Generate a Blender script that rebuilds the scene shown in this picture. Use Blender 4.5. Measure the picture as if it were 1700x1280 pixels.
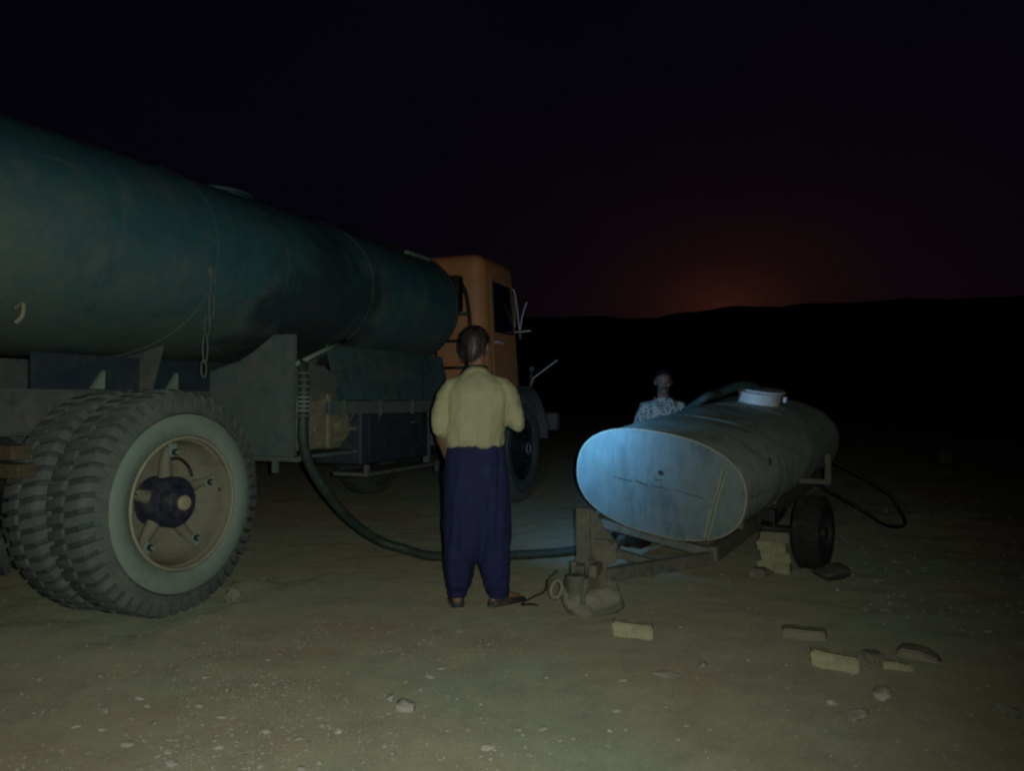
import bpy, bmesh, math, random
from mathutils import Vector, Matrix, noise, Quaternion
PI = math.pi
R = math.radians
random.seed(7)
for o in list(bpy.data.objects):
    bpy.data.objects.remove(o)
SC = bpy.context.scene
COL = SC.collection

# ------------------------------------------------------------------ camera
cam_d = bpy.data.cameras.new('camera')
cam = bpy.data.objects.new('camera', cam_d)
COL.objects.link(cam)
cam.location = (0, 0, 1.22)
cam.rotation_euler = (R(90 + 1.03), 0, 0)
cam_d.sensor_width = 36
cam_d.lens = 36 * 1284 / 1700
cam_d.clip_end = 5000
SC.camera = cam

# ------------------------------------------------------------------ sky: last dusk glow behind the ridge
W = bpy.data.worlds.new('World')
SC.world = W
W.use_nodes = True
nt = W.node_tree
nt.nodes.clear()
def wn(t, **k):
    n = nt.nodes.new(t)
    for a, b in k.items():
        setattr(n, a, b)
    return n
GLOW_AZ = R(15.5)
SUN_EL = R(-5.5)
out = wn('ShaderNodeOutputWorld')
bg = wn('ShaderNodeBackground')
sky = wn('ShaderNodeTexSky', sky_type='NISHITA')
sky.sun_disc = False
sky.sun_elevation = SUN_EL
sky.sun_rotation = GLOW_AZ
sky.dust_density = 4.0
sky.air_density = 2.0
sky.ozone_density = 1.0
tc = wn('ShaderNodeTexCoord')
nrm = wn('ShaderNodeVectorMath', operation='NORMALIZE')
nt.links.new(tc.outputs['Generated'], nrm.inputs[0])
def mth(op, a, b=None):
    n = wn('ShaderNodeMath', operation=op)
    for k, v in enumerate((a, b)):
        if v is None: continue
        if isinstance(v, (int, float)): n.inputs[k].default_value = v
        else: nt.links.new(v, n.inputs[k])
    return n.outputs[0]
sx = wn('ShaderNodeSeparateXYZ')
nt.links.new(nrm.outputs[0], sx.inputs[0])
azd = mth('SUBTRACT', mth('ARCTAN2', sx.outputs[0], sx.outputs[1]), GLOW_AZ)
eld = mth('MULTIPLY', mth('SUBTRACT', mth('ARCSINE', sx.outputs[2]), R(6.6)), 1.75)
hz = wn('ShaderNodeTexNoise')
hz.inputs['Scale'].default_value = 5.0
hz.inputs['Detail'].default_value = 5.0
nt.links.new(nrm.outputs[0], hz.inputs[0])
dist = mth('SQRT', mth('ADD', mth('MULTIPLY', azd, azd), mth('MULTIPLY', eld, eld)))
dist = mth('MULTIPLY', dist, mth('ADD', mth('MULTIPLY', hz.outputs[0], 0.9), 0.55))
ramp = wn('ShaderNodeValToRGB')
cr = ramp.color_ramp
cr.interpolation = 'B_SPLINE'
cr.elements[0].position = 0.0
cr.elements[0].color = (0.0290, 0.0075, 0.0048, 1)
cr.elements[1].position = 1.0
cr.elements[1].color = (0.00085, 0.00075, 0.0022, 1)
for p, c in ((0.05, (0.0150, 0.0045, 0.0036)), (0.12, (0.0066, 0.0027, 0.0033)), (0.25, (0.0032, 0.0017, 0.0030)),
             (0.40, (0.0019, 0.0012, 0.0030)), (0.7, (0.0014, 0.0009, 0.0034))):
    e = cr.elements.new(p)
    e.color = (*c, 1)
nt.links.new(dist, ramp.inputs[0])
addn = wn('ShaderNodeMix', data_type='RGBA', blend_type='ADD')
addn.inputs[0].default_value = 1.0
skm = wn('ShaderNodeMix', data_type='RGBA', blend_type='MULTIPLY')
skm.inputs[0].default_value = 1.0
skm.inputs[7].default_value = (0.0008, 0.0008, 0.0015, 1)
nt.links.new(sky.outputs[0], skm.inputs[6])
nt.links.new(skm.outputs[2], addn.inputs[6])
nt.links.new(ramp.outputs[0], addn.inputs[7])
nt.links.new(addn.outputs[2], bg.inputs[0])
bg.inputs[1].default_value = 1.0
nt.links.new(bg.outputs[0], out.inputs[0])

def lamp(name, typ, loc, energy, color, parent=None):
    d = bpy.data.lights.new(name, typ)
    d.energy = energy
    d.color = color
    o = bpy.data.objects.new(name, d)
    COL.objects.link(o)
    o.location = loc
    o.parent = parent
    return o
# almost extinguished dusk light from the glow
sun = lamp('dusk_light', 'SUN', (0, 0, 30), 0.0015, (1, 0.6, 0.45))
sun.data.angle = R(10)
sun.rotation_euler = (R(-86), 0, -GLOW_AZ)
# the small phone flash a few centimetres beside the lens
FLASH = lamp('phone_flash', 'SPOT', (0.045, 0.0, 1.235), 268.0, (1.0, 1.0, 0.86))
FLASH.data.spot_size = R(106)
FLASH.data.spot_blend = 1.0
FLASH.data.shadow_soft_size = 0.006
FLASH.rotation_euler = Vector((-0.20, 1.0, -0.16)).to_track_quat('-Z', 'Y').to_euler()

SC.view_settings.view_transform = 'Standard'
SC.view_settings.look = 'None'
SC.view_settings.exposure = 0
SC.view_settings.gamma = 1
SC.view_settings.use_curve_mapping = False
SC.cycles.use_denoising = False
SC.cycles.filter_width = 2.3
SC.cycles.max_bounces = 5

# ------------------------------------------------------------------ helpers
def tag(o, label=None, cat=None, group=None, kind=None):
    if label: o['label'] = label
    if cat: o['category'] = cat
    if group: o['group'] = group
    if kind: o['kind'] = kind
    return o
def empty(name, loc=(0, 0, 0), rz=0.0, parent=None):
    o = bpy.data.objects.new(name, None)
    COL.objects.link(o)
    o.location = loc
    o.rotation_euler = (0, 0, rz)
    o.parent = parent
    o.empty_display_size = 0.1
    return o
def obj(name, bm, mat, parent=None, smooth=False, angle=None):
    me = bpy.data.meshes.new(name)
    bmesh.ops.recalc_face_normals(bm, faces=bm.faces[:])
    bm.to_mesh(me)
    bm.free()
    if smooth:
        for p in me.polygons: p.use_smooth = True
        if angle: me.set_sharp_from_angle(angle=R(angle))
    for m in (mat if isinstance(mat, (list, tuple)) else [mat]):
        me.materials.append(m)
    o = bpy.data.objects.new(name, me)
    COL.objects.link(o)
    o.parent = parent
    return o
def copy_tree(o, parent=None):
    c = o.copy()
    COL.objects.link(c)
    c.parent = parent
    for ch in list(o.children):
        copy_tree(ch, c)
    return c
def NB(): return bmesh.new()
def box(bm, c, s, rot=None, bevel=0.0, seg=2, jit=0.0):
    m = Matrix.Translation(c)
    if rot is not None: m = m @ rot.to_4x4()
    r = bmesh.ops.create_cube(bm, size=1.0, matrix=m @ Matrix.Diagonal((*s, 1)))
    vs = r['verts']
    if jit:
        for v in vs: v.co += Vector([random.uniform(-jit, jit) for _ in range(3)])
    if bevel:
        es = list({e for v in vs for e in v.link_edges})
        bmesh.ops.bevel(bm, geom=es, offset=bevel, segments=seg, affect='EDGES', profile=0.5)
    return vs
def frame(t):
    t = t.normalized()
    a = Vector((0, 0, 1)) if abs(t.z) < 0.9 else Vector((1, 0, 0))
    x = a.cross(t).normalized()
    return x, t.cross(x)
def spline(pts, n=8):
    P = [Vector(p) for p in pts]
    res = []
    for i in range(len(P) - 1):
        p0 = P[max(i - 1, 0)]; p1 = P[i]; p2 = P[i + 1]; p3 = P[min(i + 2, len(P) - 1)]
        for k in range(n):
            t = k / n
            res.append(0.5 * ((2 * p1) + (p2 - p0) * t + (2 * p0 - 5 * p1 + 4 * p2 - p3) * t * t + (3 * p1 - p0 - 3 * p2 + p3) * t ** 3))
    res.append(P[-1])
    return res
def tube(bm, pts, r, seg=8, closed=False):
    P = [Vector(p) for p in pts]
    n = len(P)
    rr = r if isinstance(r, (list, tuple)) else [r] * n
    rings = []
    x = None
    for i in range(n):
        if closed: t = P[(i + 1) % n] - P[i - 1]
        else: t = P[min(i + 1, n - 1)] - P[max(i - 1, 0)]
        t.normalize()
        if x is None: x, y = frame(t)
        else:
            x = (x - t * x.dot(t)).normalized()
            y = t.cross(x)
        rings.append([bm.verts.new(P[i] + (x * math.cos(a) + y * math.sin(a)) * rr[i]) for a in [2 * PI * k / seg for k in range(seg)]])
    for i in range(n if closed else n - 1):
        A = rings[i]; B = rings[(i + 1) % n]
        for k in range(seg):
            bm.faces.new((A[k], A[(k + 1) % seg], B[(k + 1) % seg], B[k]))
    if not closed:
        bm.faces.new(rings[0][::-1])
        bm.faces.new(rings[-1])
def cyl(bm, a, b, r, seg=16, r2=None):
    tube(bm, [a, b], [r, r if r2 is None else r2], seg)
def lathe(bm, prof, seg=48, closed=True):
    """prof: (radius, z) pairs, spun round +Z; closed joins the last pair to the first"""
    rings = [[bm.verts.new((r * math.cos(2 * PI * k / seg), r * math.sin(2 * PI * k / seg), z)) for k in range(seg)] for r, z in prof]
    n = len(rings)
    for i in range(n if closed else n - 1):
        A = rings[i]; B = rings[(i + 1) % n]
        for k in range(seg):
            bm.faces.new((A[k], A[(k + 1) % seg], B[(k + 1) % seg], B[k]))
    if not closed:
        for rg in (rings[0], rings[-1]):
            if prof[0][0] > 1e-5: bm.faces.new(rg)
def prism(bm, poly, axis, a, b):
    """poly in the plane across axis (0: yz, 1: xz, 2: xy), extruded from a to b"""
    def pt(p, t):
        return {0: (t, p[0], p[1]), 1: (p[0], t, p[1]), 2: (p[0], p[1], t)}[axis]
    A = [bm.verts.new(pt(p, a)) for p in poly]
    B = [bm.verts.new(pt(p, b)) for p in poly]
    bm.faces.new(A); bm.faces.new(B[::-1])
    n = len(poly)
    for i in range(n):
        bm.faces.new((A[i], A[(i + 1) % n], B[(i + 1) % n], B[i]))
def nz(p, s=1.0): return noise.noise(Vector(p) * s)
def fbm(p, s=1.0, o=4):
    return noise.fractal(Vector(p) * s, 1.0, 2.0, o)

# ------------------------------------------------------------------ materials
def mat(name, cols, scale=6.0, rough=0.7, metal=0.0, bump=0.3, bscale=40.0, stretch=(1, 1, 1), dust=None, dust_amt=0.45,
        dust_scale=3.0, spots=None, rough_var=0.15, bdist=0.01, mud=None, streaks=False, oil=None):
    m = bpy.data.materials.new(name)
    m.use_nodes = True
    t = m.node_tree
    N = t.nodes.new; L = t.links.new
    b = t.nodes['Principled BSDF']
    tcn = N('ShaderNodeTexCoord')
    mp = N('ShaderNodeMapping')
    mp.inputs['Scale'].default_value = stretch
    L(tcn.outputs['Object'], mp.inputs[0])
    nz_ = N('ShaderNodeTexNoise')
    nz_.inputs['Scale'].default_value = scale
    nz_.inputs['Detail'].default_value = 8
    nz_.inputs['Roughness'].default_value = 0.62
    L(mp.outputs[0], nz_.inputs[0])
    rp = N('ShaderNodeValToRGB')
    el = rp.color_ramp.elements
    n = len(cols)
    el[0].position = 0.32; el[0].color = (*cols[0], 1)
    el[1].position = 0.68; el[1].color = (*cols[-1], 1)
    for i in range(1, n - 1):
        e = el.new(0.32 + 0.36 * i / (n - 1)); e.color = (*cols[i], 1)
    L(nz_.outputs[0], rp.inputs[0])
    col = rp.outputs[0]
    if dust:
        dn = N('ShaderNodeTexNoise')
        dn.inputs['Scale'].default_value = dust_scale
        dn.inputs['Detail'].default_value = 10
        dn.inputs['Roughness'].default_value = 0.7
        L(tcn.outputs['Object'], dn.inputs[0])
        dr = N('ShaderNodeMapRange')
        dr.inputs[1].default_value = 0.62 - dust_amt * 0.4
        dr.inputs[2].default_value = 0.80 - dust_amt * 0.2
        L(dn.outputs[0], dr.inputs[0])
        if mud:   # splashed road dirt, thicker towards the bottom edge
            sp_ = N('ShaderNodeSeparateXYZ'); L(tcn.outputs['Object'], sp_.inputs[0])
            mr = N('ShaderNodeMapRange'); mr.inputs[1].default_value = mud[0]; mr.inputs[2].default_value = mud[1]
            mr.inputs[3].default_value = 0.0; mr.inputs[4].default_value = 0.30
            L(sp_.outputs[2], mr.inputs[0])
            ad = N('ShaderNodeMath'); ad.operation = 'ADD'
            L(dn.outputs[0], ad.inputs[0]); L(mr.outputs[0], ad.inputs[1]); L(ad.outputs[0], dr.inputs[0])
        mx = N('ShaderNodeMix'); mx.data_type = 'RGBA'
        L(dr.outputs[0], mx.inputs[0]); L(col, mx.inputs[6])
        mx.inputs[7].default_value = (*dust, 1)
        col = mx.outputs[2]
    if spots:
        sc_, th_, c_ = spots
        vo = N('ShaderNodeTexVoronoi')
        vo.inputs['Scale'].default_value = sc_
        L(tcn.outputs['Object'], vo.inputs[0])
        lt = N('ShaderNodeMath'); lt.operation = 'LESS_THAN'; lt.inputs[1].default_value = th_
        L(vo.outputs['Distance'], lt.inputs[0])
        mx = N('ShaderNodeMix'); mx.data_type = 'RGBA'
        L(lt.outputs[0], mx.inputs[0]); L(col, mx.inputs[6])
        mx.inputs[7].default_value = (*c_, 1)
        col = mx.outputs[2]
    def blend(fac, c_new, k=1.0):
        x = N('ShaderNodeMix'); x.data_type = 'RGBA'
        m_ = N('ShaderNodeMath'); m_.operation = 'MULTIPLY'; m_.inputs[1].default_value = k
        L(fac, m_.inputs[0]); L(m_.outputs[0], x.inputs[0]); L(col, x.inputs[6]); x.inputs[7].default_value = (*c_new, 1)
        return x.outputs[2]
    if streaks:   # rain-washed drip marks and long scrapes
        for scl, lo, hi, c_new, k in (((7, 3, .8), .56, .70, (0.14, 0.17, 0.15), .5), ((9, 4, .6), .58, .70, (0.03, 0.055, 0.06), .5), ((.5, 6, 14), .62, .70, (0.16, 0.18, 0.155), .5)):
            m2 = N('ShaderNodeMapping'); m2.inputs['Scale'].default_value = scl; L(tcn.outputs['Object'], m2.inputs[0])
            n2 = N('ShaderNodeTexNoise'); n2.inputs['Scale'].default_value = 1.0; n2.inputs['Detail'].default_value = 7; n2.inputs['Roughness'].default_value = .65
            L(m2.outputs[0], n2.inputs[0])
            r2 = N('ShaderNodeMapRange'); r2.inputs[1].default_value = lo; r2.inputs[2].default_value = hi
            L(n2.outputs[0], r2.inputs[0])
            col = blend(r2.outputs[0], c_new, k)
    if oil:       # a splashed oily stain with a ragged edge
        vd = N('ShaderNodeVectorMath'); vd.operation = 'DISTANCE'; vd.inputs[1].default_value = oil[0]
        L(tcn.outputs['Object'], vd.inputs[0])
        n3 = N('ShaderNodeTexNoise'); n3.inputs['Scale'].default_value = 4; n3.inputs['Detail'].default_value = 8
        L(tcn.outputs['Object'], n3.inputs[0])
        a3 = N('ShaderNodeMath'); a3.operation = 'MULTIPLY_ADD'; a3.inputs[1].default_value = 1.3; L(n3.outputs[0], a3.inputs[0]); L(vd.outputs['Value'], a3.inputs[2])
        r3 = N('ShaderNodeMapRange'); r3.inputs[1].default_value = oil[1] + .75; r3.inputs[2].default_value = oil[1] + .35
        L(a3.outputs[0], r3.inputs[0])
        col = blend(r3.outputs[0], (0.016, 0.028, 0.032), .75)
    L(col, b.inputs['Base Color'])
    b.inputs['Metallic'].default_value = metal
    rm = N('ShaderNodeMapRange')
    rm.inputs[3].default_value = max(0.05, rough - rough_var)
    rm.inputs[4].default_value = min(1.0, rough + rough_var)
    L(nz_.outputs[0], rm.inputs[0]); L(rm.outputs[0], b.inputs['Roughness'])
    if bump:
        bn = N('ShaderNodeTexNoise')
        bn.inputs['Scale'].default_value = bscale
        bn.inputs['Detail'].default_value = 6
        L(mp.outputs[0], bn.inputs[0])
        bp = N('ShaderNodeBump')
        bp.inputs['Strength'].default_value = bump
        bp.inputs['Distance'].default_value = bdist
        L(bn.outputs[0], bp.inputs['Height']); L(bp.outputs[0], b.inputs['Normal'])
    return m

DUST = (0.17, 0.165, 0.13)
M = {}
M['tank'] = mat('green_tank_paint', [(0.040, 0.138, 0.130), (0.032, 0.112, 0.138), (0.066, 0.168, 0.135)], scale=1.6, rough=0.62, bump=0.25, bscale=14,
                dust=(0.105, 0.155, 0.142), dust_amt=0.36, dust_scale=1.7, streaks=True, oil=((1.45, -1.05, 1.78), .75), stretch=(0.5, 1, 1), bdist=0.02, mud=(2.15, 1.45))
M['green_dusty'] = mat('dusty_green_steel', [(0.075, 0.125, 0.125), (0.105, 0.150, 0.145), (0.07, 0.115, 0.12)], scale=5, rough=0.8, dust=DUST, dust_amt=0.35, dust_scale=6)
M['skirt'] = mat('grimy_green_skirt', [(0.034, 0.092, 0.095), (0.06, 0.12, 0.115), (0.028, 0.075, 0.085)], scale=5, rough=0.75, stretch=(1.6, 1, .5), dust=(0.14, 0.155, 0.14), dust_amt=0.3, dust_scale=4)
M['chassis'] = mat('dirty_chassis_steel', [(0.065, 0.085, 0.088), (0.105, 0.120, 0.118), (0.08, 0.095, 0.095)], scale=7, rough=0.8, dust=DUST, dust_amt=0.35, dust_scale=5)
M['dark_steel'] = mat('dark_steel', [(0.012, 0.014, 0.018), (0.03, 0.033, 0.036)], scale=9, rough=0.6, dust=DUST, dust_amt=0.1)
M['black'] = mat('black_paint', [(0.008, 0.008, 0.010), (0.018, 0.018, 0.02)], scale=9, rough=0.55, bump=0.1)
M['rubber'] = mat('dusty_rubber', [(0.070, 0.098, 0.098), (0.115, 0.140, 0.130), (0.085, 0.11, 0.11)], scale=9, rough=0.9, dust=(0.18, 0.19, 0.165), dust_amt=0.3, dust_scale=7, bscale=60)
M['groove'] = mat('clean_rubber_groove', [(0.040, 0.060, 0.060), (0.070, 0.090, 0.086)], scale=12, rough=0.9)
M['sidewall'] = mat('dusty_grey_sidewall', [(0.195, 0.280, 0.235), (0.235, 0.310, 0.255)], scale=14, rough=0.85, dust=(0.22, 0.21, 0.165), dust_amt=0.25, dust_scale=9, bump=0.15)
M['rim'] = mat('dusty_wheel_rim', [(0.165, 0.175, 0.135), (0.215, 0.215, 0.16), (0.125, 0.13, 0.10)], scale=7, rough=0.8, dust=(0.24, 0.23, 0.17), dust_amt=0.45, dust_scale=8)
M['rim_edge'] = mat('worn_rim_lip', [(0.26, 0.27, 0.20), (0.36, 0.36, 0.26)], scale=20, rough=0.6)
M['navy'] = mat('navy_hub_paint', [(0.014, 0.019, 0.042), (0.028, 0.034, 0.060)], scale=14, rough=0.6, dust=(0.09, 0.09, 0.08), dust_amt=0.4, dust_scale=12)
M['cream'] = mat('cream_hub_cap', [(0.42, 0.42, 0.26), (0.34, 0.33, 0.20)], scale=30, rough=0.6)
M['orange'] = mat('orange_cab_paint', [(0.56, 0.235, 0.090), (0.64, 0.270, 0.105)], scale=3, rough=0.5, dust=(0.42, 0.26, 0.14), dust_amt=0.4, dust_scale=4, bump=0.08, bscale=8)
M['glass'] = mat('dark_window_glass', [(0.006, 0.007, 0.009), (0.009, 0.010, 0.012)], scale=3, rough=0.12, bump=0, rough_var=0.03)
M['mirror'] = mat('mirror_glass', [(0.10, 0.10, 0.11), (0.14, 0.14, 0.15)], scale=6, rough=0.3, metal=0.6, bump=0)
M['bright_steel'] = mat('bright_bare_steel', [(0.60, 0.62, 0.62), (0.78, 0.78, 0.76)], scale=20, rough=0.5, metal=0.0, bump=0.1)
M['blue_box'] = mat('dark_blue_box_paint', [(0.020, 0.034, 0.050), (0.030, 0.048, 0.064)], scale=6, rough=0.6, dust=(0.08, 0.09, 0.09), dust_amt=0.2, dust_scale=4)
M['pump'] = mat('oily_pump_casting', [(0.16, 0.17, 0.105), (0.24, 0.245, 0.15), (0.08, 0.09, 0.06)], scale=10, rough=0.6, dust=(0.18, 0.17, 0.11), dust_amt=0.3, dust_scale=9)
M['bolt'] = mat('shiny_bolt_head', [(0.5, 0.5, 0.42), (0.6, 0.6, 0.5)], scale=30, rough=0.35, metal=0.7, bump=0)
M['hose'] = mat('dark_green_hose', [(0.022, 0.042, 0.034), (0.040, 0.060, 0.048)], scale=10, rough=0.6, dust=(0.10, 0.11, 0.085), dust_amt=0.2, dust_scale=12, bump=0.2, bscale=120)
M['wood'] = mat('weathered_plank', [(0.055, 0.046, 0.028), (0.11, 0.088, 0.052)], scale=5, stretch=(1, 8, 8), rough=0.85)
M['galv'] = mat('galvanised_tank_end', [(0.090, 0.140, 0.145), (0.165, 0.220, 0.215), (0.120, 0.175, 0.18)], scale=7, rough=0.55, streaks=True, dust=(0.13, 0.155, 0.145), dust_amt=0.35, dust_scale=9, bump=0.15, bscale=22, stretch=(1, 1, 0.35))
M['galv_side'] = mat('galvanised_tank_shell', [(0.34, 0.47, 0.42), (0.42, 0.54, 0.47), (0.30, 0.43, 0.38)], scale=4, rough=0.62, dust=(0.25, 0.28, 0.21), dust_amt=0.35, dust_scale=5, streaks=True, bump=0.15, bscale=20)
M['frame'] = mat('trailer_frame_steel', [(0.075, 0.085, 0.07), (0.13, 0.135, 0.10), (0.06, 0.065, 0.055)], scale=9, rough=0.8, dust=DUST, dust_amt=0.4, dust_scale=6)
M['brick'] = mat('pale_sand_brick', [(0.29, 0.29, 0.175), (0.36, 0.355, 0.22), (0.25, 0.245, 0.155)], scale=11, rough=0.9, bump=0.6, bscale=45)
M['brick_dull'] = mat('dirt_covered_brick', [(0.19, 0.18, 0.13), (0.24, 0.225, 0.165)], scale=11, rough=0.9, bump=0.6, bscale=45)
M['rock'] = mat('pale_boulder', [(0.17, 0.18, 0.135), (0.23, 0.235, 0.18), (0.14, 0.15, 0.11)], scale=9, rough=0.9, bump=0.6, bscale=30)
M['pebble'] = mat('pale_pebble', [(0.27, 0.275, 0.22), (0.40, 0.405, 0.325)], scale=6, rough=0.85, bump=0.4, bscale=60)
M['gravel'] = mat('dusty_gravel', [(0.23, 0.235, 0.185), (0.34, 0.345, 0.275)], scale=6, rough=0.9, bump=0)
M['far_block'] = mat('dim_weathered_block', [(0.10, 0.10, 0.085), (0.14, 0.135, 0.11)], scale=9, rough=0.95, bump=0.4)
M['old_tyre'] = mat('worn_black_tyre', [(0.012, 0.013, 0.014), (0.03, 0.032, 0.032)], scale=12, rough=0.9, dust=(0.08, 0.08, 0.07), dust_amt=0.15, dust_scale=9)
M['skin'] = mat('brown_skin', [(0.20, 0.115, 0.070), (0.25, 0.145, 0.09)], scale=20, rough=0.6, bump=0.1, bscale=120)
M['dark_skin'] = mat('dark_brown_skin', [(0.125, 0.080, 0.058), (0.165, 0.105, 0.075)], scale=20, rough=0.6, bump=0.1, bscale=120)
M['hair'] = mat('dark_greying_hair', [(0.006, 0.0055, 0.005), (0.058, 0.052, 0.045)], scale=38, rough=0.45, stretch=(1, 1, 0.2))
M['shirt'] = mat('pale_yellow_cotton', [(0.345, 0.355, 0.205), (0.43, 0.44, 0.262)], scale=9, rough=0.9, bump=0.6, bscale=13, bdist=0.025, stretch=(1, 1, .7))
M['trousers'] = mat('navy_blue_cotton', [(0.0065, 0.0110, 0.060), (0.0105, 0.0165, 0.082)], scale=6, rough=0.85, bump=0.3, bscale=24, stretch=(1, 1, 0.2), bdist=0.02, dust=(0.03, 0.04, 0.09), dust_amt=0.2)
M['leather'] = mat('worn_black_leather', [(0.022, 0.020, 0.018), (0.045, 0.042, 0.036)], scale=18, rough=0.6, dust=(0.16, 0.15, 0.11), dust_amt=0.3, dust_scale=20)
M['spotted'] = mat('pale_spotted_cloth', [(0.27, 0.295, 0.28), (0.36, 0.38, 0.365)], scale=9, rough=0.9, spots=(36, 0.36, (0.055, 0.07, 0.07)), bump=0.3, bscale=30)
M['dark_cloth'] = mat('dark_trouser_cloth', [(0.02, 0.02, 0.025), (0.035, 0.035, 0.04)], scale=9, rough=0.9)
M['eye'] = mat('eye_white', [(0.5, 0.48, 0.45), (0.55, 0.53, 0.5)], scale=9, rough=0.3, bump=0)
M['dark_eye'] = mat('dark_eye', [(0.03, 0.025, 0.02), (0.05, 0.045, 0.04)], scale=9, rough=0.4, bump=0)
M['hill'] = mat('dark_hill_soil', [(0.06, 0.05, 0.04), (0.09, 0.075, 0.06)], scale=0.05, rough=1, bump=0)
M['wire'] = mat('thin_dark_wire', [(0.02, 0.02, 0.02), (0.04, 0.04, 0.04)], scale=20, rough=0.6, bump=0)

def ground_mat():
    m = bpy.data.materials.new('bare_dirt')
    m.use_nodes = True
    t = m.node_tree; N = t.nodes.new; L = t.links.new
    b = t.nodes['Principled BSDF']
    tcn = N('ShaderNodeTexCoord')
    def noi(s, d=8, r=0.6):
        n = N('ShaderNodeTexNoise'); n.inputs['Scale'].default_value = s; n.inputs['Detail'].default_value = d
        n.inputs['Roughness'].default_value = r
        L(tcn.outputs['Object'], n.inputs[0]); return n.outputs[0]
    def ramp_(fac, cols, lo=0.35, hi=0.65):
        r = N('ShaderNodeValToRGB'); e = r.color_ramp.elements
        e[0].position = lo; e[0].color = (*cols[0], 1); e[1].position = hi; e[1].color = (*cols[-1], 1)
        for i in range(1, len(cols) - 1):
            k = e.new(lo + (hi - lo) * i / (len(cols) - 1)); k.color = (*cols[i], 1)
        L(fac, r.inputs[0]); return r.outputs[0]
    def mix(f, a, c, typ='MIX'):
        x = N('ShaderNodeMix'); x.data_type = 'RGBA'; x.blend_type = typ
        if isinstance(f, float): x.inputs[0].default_value = f
        else: L(f, x.inputs[0])
        L(a, x.inputs[6])
        if isinstance(c, tuple): x.inputs[7].default_value = (*c, 1)
        else: L(c, x.inputs[7])
        return x.outputs[2]
    base = ramp_(noi(0.55, 6), [(0.175, 0.150, 0.105), (0.172, 0.178, 0.125), (0.150, 0.182, 0.130)])
    mid = ramp_(noi(5, 9, 0.7), [(0.82, 0.82, 0.82), (1, 1, 1), (1.15, 1.14, 1.1)], 0.3, 0.7)
    c = mix(0.9, base, mid, 'MULTIPLY')
    fine = ramp_(noi(70, 6, 0.75), [(0.8, 0.8, 0.8), (1, 1, 1), (1.2, 1.2, 1.18)], 0.3, 0.72)
    c = mix(0.85, c, fine, 'MULTIPLY')
    vo = N('ShaderNodeTexVoronoi'); vo.inputs['Scale'].default_value = 34; vo.inputs['Randomness'].default_value = 1
    L(tcn.outputs['Object'], vo.inputs[0])
    lt = N('ShaderNodeMath'); lt.operation = 'LESS_THAN'; lt.inputs[1].default_value = 0.16
    L(vo.outputs['Distance'], lt.inputs[0])
    gt = N('ShaderNodeMath'); gt.operation = 'GREATER_THAN'; gt.inputs[1].default_value = 0.56
    L(noi(1.3, 4), gt.inputs[0])
    mu = N('ShaderNodeMath'); mu.operation = 'MULTIPLY'
    L(lt.outputs[0], mu.inputs[0]); L(gt.outputs[0], mu.inputs[1])
    c = mix(mu.outputs[0], c, (0.215, 0.225, 0.17))
    L(c, b.inputs['Base Color'])
    b.inputs['Roughness'].default_value = 0.95
    b.inputs['Specular IOR Level'].default_value = 0.1
    b.inputs['Diffuse Roughness'].default_value = 1.0
    b1 = N('ShaderNodeBump'); b1.inputs['Strength'].default_value = 0.30; b1.inputs['Distance'].default_value = 0.02
    L(noi(24, 8, 0.7), b1.inputs['Height'])
    b2 = N('ShaderNodeBump'); b2.inputs['Strength'].default_value = 0.22; b2.inputs['Distance'].default_value = 0.006
    L(noi(110, 5, 0.7), b2.inputs['Height']); L(b1.outputs[0], b2.inputs['Normal'])
    L(b2.outputs[0], b.inputs['Normal'])
    return m
M['ground'] = ground_mat()

# ------------------------------------------------------------------ ground and hills
TH = R(22.8)
HD = Vector((math.sin(TH), math.cos(TH), 0)); RT = Vector((math.cos(TH), -math.sin(TH), 0))
TRUCK0 = Vector((-1.84, 4.39, 0)) - RT * 1.22
def ground_z(x, y):
    r = math.hypot(x - 0.3, y - 4)
    a = 1.0 if r < 14 else max(0.0, 1 - (r - 14) / 30)
    h = 0.020 * fbm((x, y, 0), 0.7, 3) + 0.011 * fbm((x, y, 3.1), 2.6, 4) + 0.006 * fbm((x, y, 9), 7.5, 3)
    # soil pushed up round the rear tyres, and the rut behind them
    p = Vector((x, y, 0)) - TRUCK0
    u = p.dot(HD); v = p.dot(RT)
    h += 0.055 * math.exp(-((u + 0.75) / 0.33) ** 2 - ((v - 0.9) / 0.55) ** 2)
    h += 0.05 * math.exp(-((u - 0.62) / 0.14) ** 2 - ((v - 1.12) / 0.13) ** 2)
    h += 0.025 * math.exp(-((v - 1.45) / 0.13) ** 2) * math.exp(-(u / 1.0) ** 2)
    h += 0.10 * math.exp(-((x - 4.6) / 1.3) ** 2 - ((y - 7.2) / 1.1) ** 2) * (0.6 + 0.8 * nz((x, y, 1), 2.5))
    return h * a
def axis_steps(lo, hi, fine_lo, fine_hi, st, grow=1.13):
    v = [fine_lo]
    while v[-1] < fine_hi: v.append(v[-1] + st)
    s = st
    while v[-1] < hi:
        s *= grow; v.append(v[-1] + s)
    w = [fine_lo]; s = st
    while w[-1] > lo:
        s *= grow; w.append(w[-1] - s)
    return w[:0:-1] + v
xs = axis_steps(-1500, 1500, -3.2, 4.2, 0.032)
ys = axis_steps(-1500, 1500, 2.0, 8.0, 0.034)
verts = []
for y in ys:
    for x in xs:
        verts.append((x, y, ground_z(x, y)))
nx = len(xs)
faces = [(j * nx + i, j * nx + i + 1, (j + 1) * nx + i + 1, (j + 1) * nx + i) for j in range(len(ys) - 1) for i in range(nx - 1)]
me = bpy.data.meshes.new('ground')
me.from_pydata(verts, [], faces)
for p in me.polygons: p.use_smooth = True
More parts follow.
